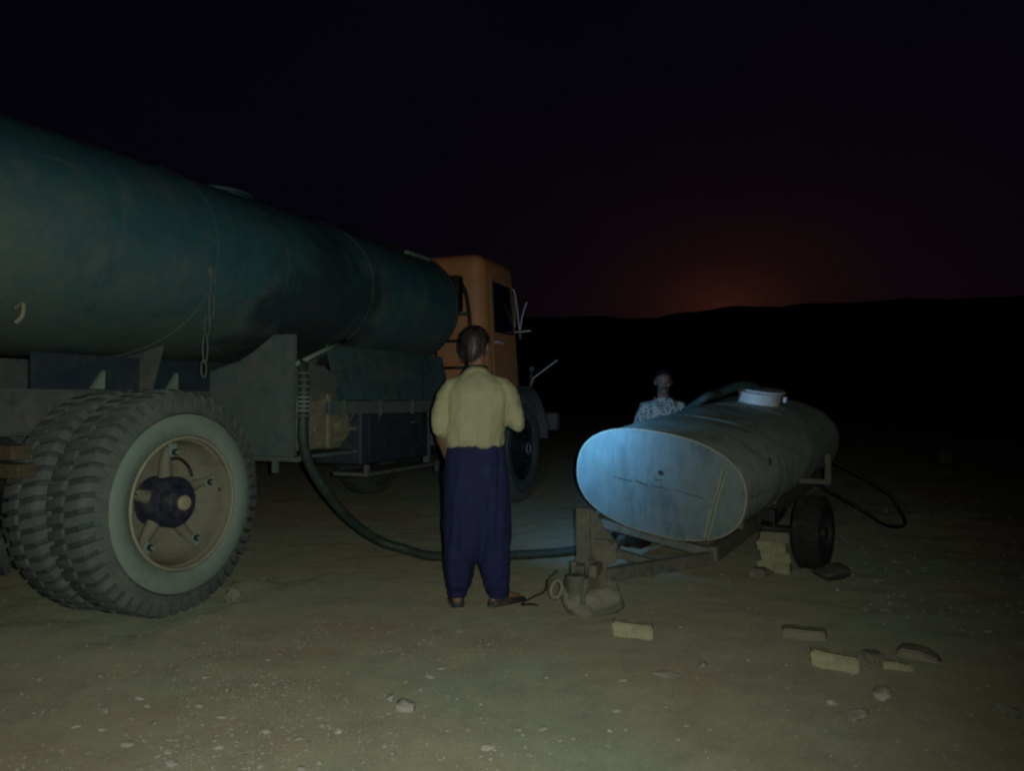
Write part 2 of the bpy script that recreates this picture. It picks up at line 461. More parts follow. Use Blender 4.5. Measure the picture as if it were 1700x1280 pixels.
me.materials.append(M['ground'])
go = bpy.data.objects.new('ground', me)
COL.objects.link(go)
tag(go, kind='structure')

def hills():
    bm = NB()
    prof = [(-180, 60), (-60, 80), (-32, 132), (-10, 131), (0, 135), (1.4, 138), (6.6, 136), (13.1, 148), (19.3, 163), (26.8, 170), (33.5, 176), (50, 170), (90, 90), (180, 60)]
    def crest(az):
        for (a, p), (b, q) in zip(prof, prof[1:]):
            if a <= az <= b:
                t = (az - a) / (b - a); t = t * t * (3 - 2 * t)
                return p + (q - p) * t
    rings = []
    N_ = 540
    rs = [(330, 0), (420, .28), (520, .52), (620, .8), (700, 1.0), (780, .86), (900, .4), (1050, -0.02)]
    for r, f in rs:
        row = []
        for k in range(N_):
            az = -180 + 360 * k / N_
            # crest elevation: pixels above the level line, for the true slant of that azimuth
            e = crest(az) / 1284 * math.cos(R(min(abs(az), 50)))
            h = e * 700 * f
            x = r * math.sin(R(az)); y = r * math.cos(R(az))
            n = fbm((x, y, 0), 0.010, 5) * 7 + fbm((x, y, 7), 0.045, 4) * 1.3
            row.append(bm.verts.new((x, y, h + n * f - (1.0 if f <= 0 else 0))))
        rings.append(row)
    for A, B in zip(rings, rings[1:]):
        for k in range(N_):
            bm.faces.new((A[k], A[(k + 1) % N_], B[(k + 1) % N_], B[k]))
    tag(obj('hills', bm, M['hill'], smooth=True), kind='structure')
hills()

# ------------------------------------------------------------------ tanker truck (local x forward, y left, z up; v = -y)
truck = empty('tanker_truck', TRUCK0, R(90) - TH)
tag(truck, 'big green water tanker truck with orange bonneted cab seen from its rear wheels', 'truck')
def P(u, v, w): return Vector((u, -v, w))

# tank
TC = 2.14; TA = 1.15; TB = 0.655
def tank_ring(u, k=1.0, n=2.15, seg=72, dz=0):
    r = []
    for i in range(seg):
        a = 2 * PI * i / seg
        c, s = math.cos(a), math.sin(a)
        r.append(P(u, TA * k * math.copysign(abs(c) ** (2 / n), c), TC + dz + TB * k * math.copysign(abs(s) ** (2 / n), s)))
    return r
def loft(bm, rings, cap=True):
    R_ = [[bm.verts.new(p) for p in r] for r in rings]
    n = len(R_[0])
    for A, B in zip(R_, R_[1:]):
        for k in range(n):
            bm.faces.new((A[k], A[(k + 1) % n], B[(k + 1) % n], B[k]))
    if cap:
        bm.faces.new(R_[0][::-1]); bm.faces.new(R_[-1])
    return R_
bm = NB()
st = [(-2.95, .55), (-2.9, .8), (-2.82, .93), (-2.72, .99), (-2.65, 1.0)]
st += [(-2.65 + (3.5 + 2.65) * i / 60, 1.0) for i in range(1, 61)]
st += [(3.56, .985), (3.62, .93), (3.68, .8), (3.71, .55)]
rings = []
for u, k in st:
    rg = tank_ring(u, k)
    for i, p in enumerate(rg):
        d = 0.012 * fbm((p.x * 0.9, p.y * 1.3, p.z * 1.3), 1.0, 3)
        c = Vector((p.x, 0, TC))
        rg[i] = p + (p - c).normalized() * d
    rings.append(rg)
loft(bm, rings)
tank = obj('tank', bm, M['tank'], truck, smooth=True)
for u in (-1.6, 0.30, 2.0):
    bm = NB()
    tube(bm, [Vector((p.x, p.y * 1.003, TC + (p.z - TC) * 1.002)) for p in tank_ring(u, 1.0)], 0.005, 6, closed=True)
    obj('weld_seam', bm, M['tank'], tank, smooth=True)
bm = NB()
tube(bm, tank_ring(3.5, 1.006), 0.022, 8, closed=True)
obj('front_rim', bm, M['dark_steel'], tank, smooth=True)
# manhole lid
bm = NB()
cyl(bm, P(1.62, -0.15, 2.72), P(1.62, -0.15, 2.90), 0.28, 28)
cyl(bm, P(1.62, -0.15, 2.90), P(1.62, -0.15, 2.925), 0.31, 28)
cyl(bm, P(1.62, -0.15, 2.925), P(1.62, -0.15, 2.955), 0.09, 16)
obj('manhole', bm, M['tank'], truck, smooth=True, angle=40)
# roof walkway and its bent rail
bm = NB()
for v in (-0.25, 0.25):
    tube(bm, [P(2.3, v, 2.80), P(3.45, v, 2.79)], 0.012, 6)
for k in range(9):
    tube(bm, [P(2.34 + k * .135, -0.25, 2.80), P(2.34 + k * .135, 0.25, 2.80)], 0.009, 6)
for u in (2.35, 2.9, 3.4):
    for v in (-.25, .25): tube(bm, [P(u, v, 2.74), P(u, v, 2.80)], 0.010, 6)
obj('roof_walkway', bm, M['dark_steel'], truck)
bm = NB()
tube(bm, spline([P(2.75, .2, 2.79), P(2.85, .2, 2.87), P(3.0, .22, 2.885), P(3.25, .26, 2.86), P(3.4, .28, 2.79)]), 0.014, 8)
tube(bm, spline([P(3.3, .25, 2.79), P(3.6, .32, 2.83), P(3.86, .48, 2.74), P(3.9, .70, 2.62), P(3.9, .93, 2.45)]), 0.017, 8)
tube(bm, spline([P(3.7, .36, 2.72), P(3.86, .52, 2.66), P(3.88, .68, 2.55), P(3.88, .80, 2.44)]), 0.014, 8)
obj('bent_rail', bm, M['black'], truck, smooth=True)
bm = NB()
box(bm, P(3.30, .84, 2.625), (0.50, 0.045, 0.03), None, 0.006)
obj('grab_bar', bm, M['sidewall'], truck)
# rope hook on the tank flank at the frame's edge
bm = NB()
tube(bm, spline([P(-.82, .945, 1.66), P(-.83, 1.02, 1.68), P(-.84, 1.03, 1.62), P(-.86, 1.01, 1.585)], 6), .011, 8)
obj('lashing_hook', bm, M['rim'], truck, smooth=True)
# ladder at the front end
bm = NB()
tube(bm, spline([P(3.86, .93, 2.46), P(3.88, 1.03, 2.40), P(3.88, 1.09, 2.2), P(3.88, 1.13, 1.75), P(3.88, 1.13, 1.25)], 6), 0.020, 8)
tube(bm, [P(3.88, .70, 2.5), P(3.88, .72, 1.25)], 0.018, 8)
obj('ladder', bm, M['black'], truck, smooth=True)
lad = bpy.data.objects['ladder']
for w in (2.11, 1.83, 1.55, 1.3):
    bm = NB()
    tube(bm, [P(3.88, .70, w), P(3.88, 1.12, w)], 0.016, 8)
    obj('rung', bm, M['black'], lad, smooth=True)
bm = NB()
box(bm, P(3.78, .86, 2.31), (0.12, 0.40, 0.37), None, 0.02)
obj('junction_box', bm, M['black'], truck, smooth=True, angle=40)

# chassis rails: C-channels
for s in (1, -1):
    bm = NB()
    v0 = 0.42 * s
    poly = [(v0 - .035 * s, 1.02), (v0 + .045 * s, 1.02), (v0 + .045 * s, 1.03), (v0 - .025 * s, 1.03), (v0 - .025 * s, 1.265), (v0 + .045 * s, 1.265), (v0 + .045 * s, 1.278), (v0 - .035 * s, 1.278)]
    prism(bm, [(-a, b) for a, b in poly], 0, -2.6, 6.35)
    obj('chassis_rail', bm, M['chassis'], truck)
for s in (1, -1):
    bm = NB()
    box(bm, P(0.42, 0.41 * s, 1.385), (1.56, 0.012, 0.21))
    sp = obj('subframe_plate', bm, M['blue_box'] if s == 1 else M['chassis'], truck)
    for u in (.095, .67):
        bm = NB()
        prism(bm, [(u - .085, 1.284), (u, 1.284), (u, 1.40)], 1, -(0.417 * s), -(0.450 * s))
        obj('gusset', bm, M['sidewall'], sp)
for u in (-1.6, -0.2, 1.0, 2.2, 3.3, 4.6):
    bm = NB()
    box(bm, P(u, 0, 1.14), (0.10, 0.74, 0.16))
    obj('cross_member', bm, M['chassis'], truck)
# tank saddles: plates that follow the belly
for u in (-1.9, 0.38, 2.0, 3.3):
    bm = NB()
    poly = [(-0.6, 1.46 + .19), (-0.5, 1.285), (0.5, 1.285), (0.6, 1.46 + .19)]
    top = []
    for i in range(13):
        v = 0.6 - 1.2 * i / 12
        top.append((v, TC - TB * (1 - (abs(v) / TA) ** 2.15) ** (1 / 2.15) + 0.002))
    prism(bm, [(a, b) for a, b in poly[1:3]] + [(v, w) for v, w in top], 0, u, u + 0.03)
    obj('saddle_plate', bm, M['chassis'], truck)
# side skirt below the tank with rolled flange
bm = NB()
prism(bm, [(-1.02, 1.64), (-1.03, 1.64), (-1.135, 1.215), (-1.125, 1.21)], 0, 1.55, 3.42)
obj('side_skirt', bm, M['skirt'], truck)
bm = NB()
prism(bm, [(1.0, 1.22), (1.62, 1.22), (1.62, 1.36), (1.42, 1.47), (1.0, 1.47)], 1, -1.09, -1.10)
obj('skirt_plate', bm, M['chassis'], truck)
bm = NB()
box(bm, P(2.40, 1.125, 1.155), (1.95, 0.06, 0.10), None, 0.006)
for u in (1.6, 2.1, 2.62, 3.1):
    box(bm, P(u, 1.165, 1.155), (0.02, 0.02, 0.12))
obj('flange_rail', bm, M['green_dusty'], truck)
bm = NB()
tube(bm, [P(1.64, 1.14, 1.67), P(1.30, 1.19, 1.575), P(0.975, 1.20, 1.46)], 0.016, 8)
obj('stay_rod', bm, M['sidewall'], truck, smooth=True)
for u, w, L_ in ((1.78, 1.18, .16), (2.2, 1.2, .2)):
    bm = NB()
    tube(bm, spline([P(u - .25, 1.12, w + .02), P(u, 1.13, w), P(u - .02, 1.14, w - .06), P(u - .10, 1.14, w - .14)], 5), 0.010, 6)
    obj('bent_pipe', bm, M['chassis'], truck, smooth=True)
# chain on the tank flank
bm = NB()
def side_v(w):
    return TA * max(0.0, (1 - (abs(w - TC) / TB) ** 2.15)) ** (1 / 2.15)
box(bm, P(0.25, 1.150, 1.985), (0.05, 0.02, 0.07), None, 0.006)
chain = obj('chain', bm, M['green_dusty'], truck)
cw = 1.955
for k in range(7):
    L_ = (0.05, 0.075, 0.05, 0.08, 0.045, 0.06, 0.05)[k]
    u = 0.24 - 0.07 * min(1, k / 3) + 0.01 * (k % 2)
    w = cw - L_
    bm = NB()
    vv = 1.168
    pts = []
    for i in range(14):
        a = 2 * PI * i / 14
        d = 0.020 if k % 2 else 0.013
        pts.append(P(u + math.cos(a) * d, vv + (0 if k % 2 else math.cos(a) * .008), w + math.sin(a) * (L_ + .008) ))
    tube(bm, pts, 0.0045, 6, closed=True)
    obj('link', bm, M['green_dusty'], chain, smooth=True)
    cw -= 2 * L_
    if cw < 1.42: break
# mudguard plate in front of the rear wheels, cut round the tank belly
bm = NB()
prism(bm, [(-1.2, .83), (-1.2, 1.655), (-1.19, 1.665), (-1.04, 1.665), (-.86, 1.55), (-.74, 1.49), (-.47, 1.42), (-.47, .83)], 0, 0.94, 0.952)
mg = obj('mudguard_plate', bm, M['green_dusty'], truck)
bm = NB()
box(bm, P(0.965, 1.195, 1.25), (0.035, 0.012, 0.83))
obj('edge_strip', bm, M['green_dusty'], mg)
bm = NB()
box(bm, P(0.98, .85, .81), (0.05, 0.75, 0.035))
box(bm, P(0.95, 1.05, .765), (0.03, 0.035, 0.10))
obj('bracket', bm, M['green_dusty'], mg)
# outlet pipe with a ribbed coupling (the hose is clamped onto it)
bm = NB()
tube(bm, spline([P(1.06, .85, 1.50), P(1.06, 1.05, 1.50), P(1.03, 1.20, 1.46), P(1.0, 1.25, 1.36), P(0.99, 1.255, 1.20), P(0.985, 1.255, .95)], 6), 0.036, 12)
op = obj('outlet_pipe', bm, M['hose'], truck, smooth=True)
for w, r_ in ((1.40, .052), (1.355, .045), (1.31, .052), (1.265, .045), (1.235, .05), (1.205, .05), (1.175, .05), (1.145, .05), (1.11, .046)):
    bm = NB()
    lathe(bm, [(.030, -.006), (r_, -.006), (r_ + .003, 0), (r_, .006), (.030, .006)], 20)
    c = obj('clamp_ring', bm, M['sidewall'] if w > 1.13 and w < 1.25 else M['green_dusty'], op, smooth=True, angle=40)
    c.location = P(0.99, 1.255, w)
bm = NB()
box(bm, P(1.03, 1.27, 1.40), (.03, .02, .16), Matrix.Rotation(R(20), 3, 'Y'), .005)
obj('valve_lever', bm, M['chassis'], op)
# pump behind the mudguard
bm = NB()
box(bm, P(1.30, .97, 1.04), (0.40, 0.28, 0.38), None, 0.03, 3)
box(bm, P(1.15, 1.12, .92), (0.10, .05, .10), None, .01)
pump = obj('pump_housing', bm, M['pump'], truck, smooth=True, angle=40)
bm = NB()
box(bm, P(1.45, 1.125, 1.06), (0.05, 0.03, 0.40), None, 0.008)
obj('flange', bm, M['rim'], pump)
for u, w in ((1.20, 1.09), (1.36, .90), (1.22, 1.22), (1.42, 1.21), (1.16, .90), (1.30, 1.0)):
    bm = NB()
    cyl(bm, P(u, 1.10, w), P(u, 1.135, w), 0.016, 6)
    obj('bolt', bm, M['bolt'], pump)
bm = NB()
cyl(bm, P(1.66, .85, 1.02), P(1.66, 1.08, 1.02), 0.13, 24)
cyl(bm, P(1.66, 1.08, 1.02), P(1.66, 1.12, 1.02), 0.07, 20)
box(bm, P(1.62, .95, .89), (0.24, 0.2, 0.1), None, 0.02)
tube(bm, spline([P(1.58, 1.05, 1.1), P(1.6, 1.10, 1.18), P(1.72, 1.08, 1.2), P(1.78, .9, 1.2)], 6), 0.022, 8)
pb = obj('pump_body', bm, M['pump'], truck, smooth=True, angle=40)
for u, w in ((1.80, .99), (1.60, .91), (1.56, 1.06), (1.62, 1.12)):
    bm = NB()
    cyl(bm, P(u, 1.06, w), P(u, 1.13, w), 0.016, 6)
    obj('bolt', bm, M['bolt'], pb)
bm = NB()
box(bm, P(1.35, 1.02, .815), (0.85, 0.30, 0.025), None, 0.005)
obj('pump_shelf', bm, M['green_dusty'], truck)
# battery box on a step
bm = NB()
box(bm, P(2.42, .90, .915), (1.10, 0.46, 0.44), None, 0.025, 3)
bb = obj('battery_box', bm, M['blue_box'], truck, smooth=True, angle=40)
bm = NB()
box(bm, P(2.40, 1.137, .93), (0.86, 0.012, 0.32), None, 0.004)
lid = obj('box_door', bm, M['blue_box'], bb)
bm = NB()
tube(bm, spline([P(2.62, 1.145, 1.02), P(2.62, 1.17, 1.02), P(2.74, 1.17, 1.02), P(2.74, 1.145, 1.02)], 4), 0.007, 6)
obj('handle', bm, M['chassis'], lid, smooth=True)
bm = NB()
box(bm, P(2.99, 1.10, .90), (0.045, 0.06, 0.55), None, 0.006)
obj('box_strap', bm, M['green_dusty'], bb)
bm = NB()
box(bm, P(2.44, 1.05, .625), (1.22, 0.32, 0.03), None, 0.006)
box(bm, P(1.86, 1.19, .66), (0.05, 0.03, 0.09), None, 0.006)
box(bm, P(3.02, 1.19, .60), (0.04, 0.03, 0.10), None, 0.006)
obj('side_step', bm, M['chassis'], truck)
bm = NB()
box(bm, P(3.45, .92, 1.0), (0.62, .30, .45), None, .03, 3)
obj('fuel_tank', bm, M['chassis'], truck, smooth=True, angle=40)
# planks wedged at the tail behind the wheels
for w, d in ((0.965, 0), (0.875, .03)):
    bm = NB()
    box(bm, P(-0.85 + d, .62, w), (0.10, 0.80, 0.07), Matrix.Rotation(R(3), 3, 'Z'), 0.006)
    obj('tail_plank', bm, M['wood'], truck)
bm = NB()
cyl(bm, P(0, -1.0, .645), P(0, 1.0, .645), 0.10, 20)
bmesh.ops.create_uvsphere(bm, u_segments=20, v_segments=12, radius=.24, matrix=Matrix.Translation(P(0, 0, .645)))
obj('rear_axle', bm, M['dark_steel'], truck, smooth=True)
bm = NB()
cyl(bm, P(5.25, -1.0, .60), P(5.25, 1.0, .60), 0.06, 16)
obj('front_axle', bm, M['dark_steel'], truck, smooth=True)
bm = NB()
for v in (.42, -.42):
    tube(bm, spline([P(-.75, v, 1.0), P(-.35, v, .84), P(0, v, .80), P(.35, v, .84), P(.75, v, 1.0)]), 0.05, 6)
obj('leaf_spring', bm, M['dark_steel'], truck)

# ---- wheels: axis along local +Z pointing outward
RT_ = 0.645
def tyre_bm(width=0.31, bead=.376, lugs=50, r=RT_):
    bm = NB()
    w = width
    prof = [(bead, -.03), (bead + .004, -.004), (.45, .010), (.508, .006), (.513, -.006), (.565, -.022), (.608, -.045), (.622, -.062),
            (.627, -w / 2), (.622, -w + .062), (.608, -w + .045), (.565, -w + .022), (.513, -w + .006), (.45, -w - .010), (bead + .004, -w + .004), (bead, -w + .03)]
    lathe(bm, prof, 96)
    for f in bm.faces:
        c_ = f.calc_center_median()
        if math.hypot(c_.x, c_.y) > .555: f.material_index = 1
    for side in (0, 1):
        for k in range(lugs):
            a = 2 * PI * (k + .5 * side) / lugs
            jr = random.uniform(-.009, .004)
            def q(ang, rad, z):
                if side: z = -w - z
                return (rad * math.cos(ang), rad * math.sin(ang), z)
            ha = 0.0215 / r * 1.15
            sl = 0.055 * (1 if side == 0 else -1)
            ring = []
            for (da, rad, z) in ((0, .532, -.004), (0, .595, -.012), (.15 * sl, r - .012 + jr, -.030), (.4 * sl, r + jr, -.055), (sl, r + jr, -.150)):
                ring.append([bm.verts.new(q(a + da - ha, rad, z)), bm.verts.new(q(a + da + ha, rad, z))])
            base = []
            for (da, rad, z) in ((0, .530, -.022), (0, .56, -.045), (.15 * sl, .59, -.06), (.4 * sl, .60, -.08), (sl, .606, -.156)):
                base.append([bm.verts.new(q(a + da - ha * 1.15, rad, z)), bm.verts.new(q(a + da + ha * 1.15, rad, z))])
            for i in range(4):
                bm.faces.new((ring[i][0], ring[i][1], ring[i + 1][1], ring[i + 1][0]))
                bm.faces.new((ring[i][0], ring[i + 1][0], base[i + 1][0], base[i][0]))
                bm.faces.new((ring[i][1], ring[i + 1][1], base[i + 1][1], base[i][1]))
            for i in (0, 4):
                bm.faces.new((ring[i][0], ring[i][1], base[i][1], base[i][0]))
    return bm
def rear_wheel(parent, loc, side):
    """dual rear wheel, deep dished, with a navy hub standing in the dish"""
    bm = NB()
    lathe(bm, [(.372, -.01), (.366, -.034), (.352, -.04), (.340, -.10), (.318, -.165), (.27, -.205), (.20, -.225), (.12, -.235), (.12, -.25), (.28, -.25), (.365, -.20), (.372, -.10)], 80)
    w = obj('wheel', bm, M['rim'], parent, smooth=True, angle=50)
    w.location = loc
    w.rotation_euler = (R(90) * side, 0, 0)
    bm = NB()
    lathe(bm, [(.371 + .0105 * math.cos(t), .003 + .0105 * math.sin(t)) for t in [2 * PI * i / 10 for i in range(10)]], 96)
    obj('rim_lip', bm, M['rim_edge'], w, smooth=True)
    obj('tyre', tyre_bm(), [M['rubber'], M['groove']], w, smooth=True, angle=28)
    bm = NB()
    lathe(bm, [(.382, .0), (.385, .008), (.45, .0165), (.500, .0135), (.509, .006), (.45, .004)], 96)
    obj('sidewall_band', bm, M['sidewall'], w, smooth=True)
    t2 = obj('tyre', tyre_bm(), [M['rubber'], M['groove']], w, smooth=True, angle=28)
    t2.location = (0, 0, -.335); t2.rotation_euler = (0, 0, .05)
    bm = NB()
    lathe(bm, [(.0, -.24), (.145, -.24), (.145, -.07), (.135, -.055), (.095, -.052), (.092, -.022), (.084, -.012), (.0, -.012)], 40, closed=False)
    hub = obj('hub', bm, M['navy'], w, smooth=True, angle=35)
    bm = NB()
    lathe(bm, [(.0, -.02), (.043, -.02), (.043, .002), (.036, .010), (.0, .013)], 28, closed=False)
    obj('hub_cap', bm, M['cream'], w, smooth=True, angle=40)
    for k in range(10):
        a = 2 * PI * k / 10 + .2
        bm = NB()
        c, s = math.cos(a), math.sin(a)
        cyl(bm, (c * .119, s * .119, -.06), (c * .119, s * .119, -.042), .0095, 6)
        obj('hub_bolt', bm, M['navy'], w)
    for k in range(5):
        a = 2 * PI * k / 5 + R(18)
        rot = Matrix.Rotation(a, 3, 'Z')
        bm = NB()
        # cast spoke from the hub out to the rim with its wedge and nut
        pts = [rot @ Vector((r_, 0, z)) for r_, z in ((.12, -.15), (.19, -.155), (.25, -.150), (.315, -.125))]
        tube(bm, pts, [.042, .036, .030, .024], 10)
        sp = obj('spoke', bm, M['rim'], w, smooth=True, angle=40)
        bm = NB()
        box(bm, rot @ Vector((.298, 0, -.098)), (.075, .052, .022), rot, .005)
        cyl(bm, rot @ Vector((.285, 0, -.10)), rot @ Vector((.285, 0, -.055)), .011, 8)
        obj('rim_clamp', bm, M['sidewall'], w)
        bm = NB()
        cyl(bm, rot @ Vector((.285, 0, -.086)), rot @ Vector((.285, 0, -.066)), .019, 6)
        obj('wheel_nut', bm, M['dark_steel'], w)
    bm = NB()
    tube(bm, spline([(.02, .235, -.17), (.09, .24, -.14), (.15, .19, -.13), (.17, .13, -.12)], 6), .009, 6)
    obj('brake_hose', bm, M['black'], w, smooth=True)
    bm = NB()
    tube(bm, [(.335, .03, -.07), (.30, .05, -.03)], .007, 6)
    obj('valve_stem', bm, M['dark_steel'], w)
    return w
rear_wheel(truck, P(0, 1.205, RT_ - .012), 1)
rear_wheel(truck, P(0, -1.205, RT_ - .012), -1)
def front_wheel(parent, loc, side):
    bm = NB()
    lathe(bm, [(.372, -.01), (.366, -.034), (.345, -.05), (.30, -.06), (.25, -.03), (.18, -.005), (.12, .005), (.12, -.02), (.25, -.06), (.365, -.12)], 64)
    w = obj('wheel', bm, M['dark_steel'], parent, smooth=True, angle=50)
    w.location = loc; w.rotation_euler = (R(90) * side, 0, 0)
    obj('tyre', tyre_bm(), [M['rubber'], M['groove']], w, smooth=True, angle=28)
    bm = NB()
    lathe(bm, [(.0, -.1), (.11, -.1), (.11, .04), (.09, .055), (.0, .06)], 32, closed=False)
    obj('hub', bm, M['dark_steel'], w, smooth=True, angle=35)
    bm = NB()
    lathe(bm, [(.062 + .010 * math.cos(t), .062 + .010 * math.sin(t)) for t in [2 * PI * i / 8 for i in range(8)]], 28)
    obj('hub_cap', bm, M['sidewall'], w, smooth=True)
    for k in range(10):
        a = 2 * PI * k / 10
        bm = NB()
        cyl(bm, (math.cos(a) * .155, math.sin(a) * .155, -.01), (math.cos(a) * .155, math.sin(a) * .155, .03), .015, 6)
        obj('wheel_nut', bm, M['dark_steel'], w)
    return w
front_wheel(truck, P(5.25, 1.16, RT_ - .012), 1)
front_wheel(truck, P(5.25, -1.16, RT_ - .012), -1)

# ---- cab
CW = 1.12
def rbox(name, c, s, r, m, parent, seg=6, taper=None):
    bm = NB()
    vs = box(bm, c, s)
    if taper:
        for v in vs: taper(v)
    bmesh.ops.bevel(bm, geom=bm.edges[:], offset=r, segments=seg, affect='EDGES', profile=0.5)
    return obj(name, bm, m, parent, smooth=True, angle=45)
def cab_taper(v):
    if v.co.z > 2: v.co.y *= 0.93
    if v.co.z > 2 and v.co.x > 5: v.co.x -= .10
cab = rbox('cab', P(4.82, 0, 2.03), (1.06, 2 * CW, 1.62), 0.15, M['orange'], truck, 7, cab_taper)
def side_y(w): # cab flank at height w
    t = (w - 1.22) / 1.62
    return CW * (1 - 0.07 * t)
for s in (1, -1):
    bm = NB()
    def q(u, w, o): return P(u, (side_y(w) + o) * s, w)
    # door panel standing a touch proud, with its shut line
    outl = [(4.50, 1.34), (5.14, 1.34), (5.16, 1.95), (5.10, 2.58), (4.50, 2.62)]
    A = [bm.verts.new(q(u, w, .006)) for u, w in outl]; B = [bm.verts.new(q(u, w, -.05)) for u, w in outl]
    bm.faces.new(A)
    for i in range(5): bm.faces.new((A[i], A[(i + 1) % 5], B[(i + 1) % 5], B[i]))
    bm.faces.new(B)
    door = obj('door', bm, M['orange'], cab)
    bm = NB()
    outl = [(4.55, 1.98), (5.08, 1.98), (5.03, 2.52), (4.55, 2.54)]
    A = [bm.verts.new(q(u, w, .012)) for u, w in outl]; B = [bm.verts.new(q(u, w, -.02)) for u, w in outl]
    bm.faces.new(A); bm.faces.new(B)
    for i in range(4): bm.faces.new((A[i], A[(i + 1) % 4], B[(i + 1) % 4], B[i]))
    obj('window', bm, M['glass'], door)
    bm = NB()
    tube(bm, [q(u, w, .012) for u, w in outl], .012, 6, closed=True)
    obj('window_frame', bm, M['black'], door)
    bm = NB()
    tube(bm, spline([q(4.56, 1.86, .01), q(4.56, 1.86, .045), q(4.70, 1.86, .045), q(4.70, 1.86, .01)], 4), .010, 6)
    obj('door_handle', bm, M['bright_steel'], door)
bm = NB()
box(bm, P(4.285, 0, 2.32), (0.012, 0.9, 0.36), None, .004)
obj('rear_window', bm, M['glass'], cab)
bm = NB()
A = [P(5.345, -.88, 1.98), P(5.345, .88, 1.98), P(5.278, .84, 2.52), P(5.278, -.84, 2.52)]
vs = [bm.verts.new(p) for p in A] + [bm.verts.new(p - Vector((.03, 0, 0))) for p in A]
bm.faces.new(vs[:4]); bm.faces.new(vs[4:])
for i in range(4): bm.faces.new((vs[i], vs[(i + 1) % 4], vs[4 + (i + 1) % 4], vs[4 + i]))
obj('windscreen', bm, M['glass'], cab)
def hood_taper(v):
    if v.co.x > 6: v.co.y *= .82
    if v.co.x > 6 and v.co.z > 1.6: v.co.z -= .14
hood = rbox('hood', P(5.88, 0, 1.55), (1.2, 1.5, .80), .13, M['orange'], truck, 6, hood_taper)
bm = NB()
for k in range(9): box(bm, P(6.485, 0, 1.25 + k * .055), (.02, .9, .025))
obj('grille', bm, M['black'], hood)
bm = NB()
box(bm, P(6.55, 0, .92), (.16, 2.3, .24), None, .03, 3)
obj('bumper', bm, M['chassis'], truck, smooth=True, angle=40)
for s in (1, -1):
    bm = NB()
    r1, r0 = .76, .74
    poly = []
    for i in range(17):
        a = R(8 + 150 * i / 16)
        poly.append((5.25 + r1 * math.cos(a), .62 + r1 * math.sin(a)))
    for i in range(17):
        a = R(158 - 150 * i / 16)
        poly.append((5.25 + r0 * math.cos(a), .62 + r0 * math.sin(a)))
    prism(bm, poly, 1, -.70 * s, -1.20 * s)
    fd = obj('fender', bm, M['chassis'], truck, smooth=True, angle=40)
    bm = NB()
    cyl(bm, P(6.08, .92 * s, 1.12), P(6.26, .92 * s, 1.12), .11, 24)
    obj('headlight_shell', bm, M['chassis'], fd, smooth=True, angle=40)
    bm = NB()
    cyl(bm, P(6.262, .92 * s, 1.12), P(6.275, .92 * s, 1.12), .10, 24)
    obj('headlight', bm, M['glass'], fd, smooth=True, angle=40)
    if s == 1:
        bm = NB()
        tube(bm, [P(5.74, 1.05, 1.36), P(5.75, 1.09, 1.49), P(5.75, 1.41, 1.71)], .008, 6)
        obj('marker_rod', bm, M['bright_steel'], fd, smooth=True)
        bm = NB()
        tube(bm, [P(5.62, 1.10, 1.38), P(5.62, 1.12, 1.60)], .010, 6)
        bmesh.ops.create_uvsphere(bm, u_segments=12, v_segments=8, radius=.035, matrix=Matrix.Translation(P(5.62, 1.12, 1.60)))
        obj('fender_lamp', bm, M['chassis'], fd, smooth=True)
        # mirror on a bent wire frame
        bm = NB()
        tube(bm, spline([P(5.2, .985, 2.05), P(5.2, .975, 2.3), P(5.2, .98, 2.49), P(5.2, 1.02, 2.525), P(5.2, 1.06, 2.515), P(5.2, 1.10, 2.28), P(5.2, 1.125, 2.05)], 6), .0065, 6)
        tube(bm, [P(5.2, .975, 2.045), P(5.2, 1.10, 2.025), P(5.2, 1.27, 2.035)], .0075, 6)
        tube(bm, spline([P(5.2, 1.22, 2.38), P(5.2, 1.165, 2.22), P(5.2, 1.135, 2.05)], 5), .0065, 6)
        mf = obj('mirror_frame', bm, M['bright_steel'], truck, smooth=True)
        bm = NB()
        box(bm, P(5.215, 1.03, 2.28), (.02, .085, .40), None, .008)
        obj('mirror_glass', bm, M['mirror'], mf)
        bm = NB()
        box(bm, P(5.2, 1.14, 1.98), (.03, .03, .09), None, .005)
        obj('mirror_foot', bm, M['chassis'], mf)

# ------------------------------------------------------------------ tank trailer (local x away along the tank, y left, z up)
trailer = empty('water_trailer', (0.971, 5.2, 0), R(90) - .61)
tag(trailer, 'low grey oval tank trailer tilted nose down, its drawbar resting on a boulder', 'trailer')
PIT, ROL = .094, .155
AX = Vector((math.cos(PIT), 0, math.sin(PIT))); LA = Vector((0, -1, 0)); UP = LA.cross(AX)
L2 = LA * math.cos(ROL) - UP * math.sin(ROL); U2 = UP * math.cos(ROL) + LA * math.sin(ROL)
OC = Vector((0, 0, .656))
def Q(s, l, u): return OC + AX * s + L2 * l + U2 * u
TROT = Matrix((AX, -L2, U2)).transposed()
def oval(s, k=1.0, n=2.4, seg=72):
    r = []
    for i in range(seg):
        a = 2 * PI * i / seg
        c, si = math.cos(a), math.sin(a)
        r.append(Q(s, .608 * k * math.copysign(abs(c) ** (2 / n), c), .347 * k * math.copysign(abs(si) ** (2 / n), si)))
    return r
LEN = 2.62
bm = NB()
rs = [oval(LEN * i / 34) for i in range(35)]
for j, rg in enumerate(rs):
    for i, p in enumerate(rg):
        c = Q(LEN * j / 34, 0, 0)
        d = .010 * fbm(p * 1.7, 1.0, 3) * min(1, j / 3)
        rg[i] = p + (p - c).normalized() * d
rs += [oval(LEN + .05, .96), oval(LEN + .09, .86), oval(LEN + .115, .65), oval(LEN + .125, .3)]
loft(bm, rs)
shell = obj('tank', bm, M['galv_side'], trailer, smooth=True, angle=60)
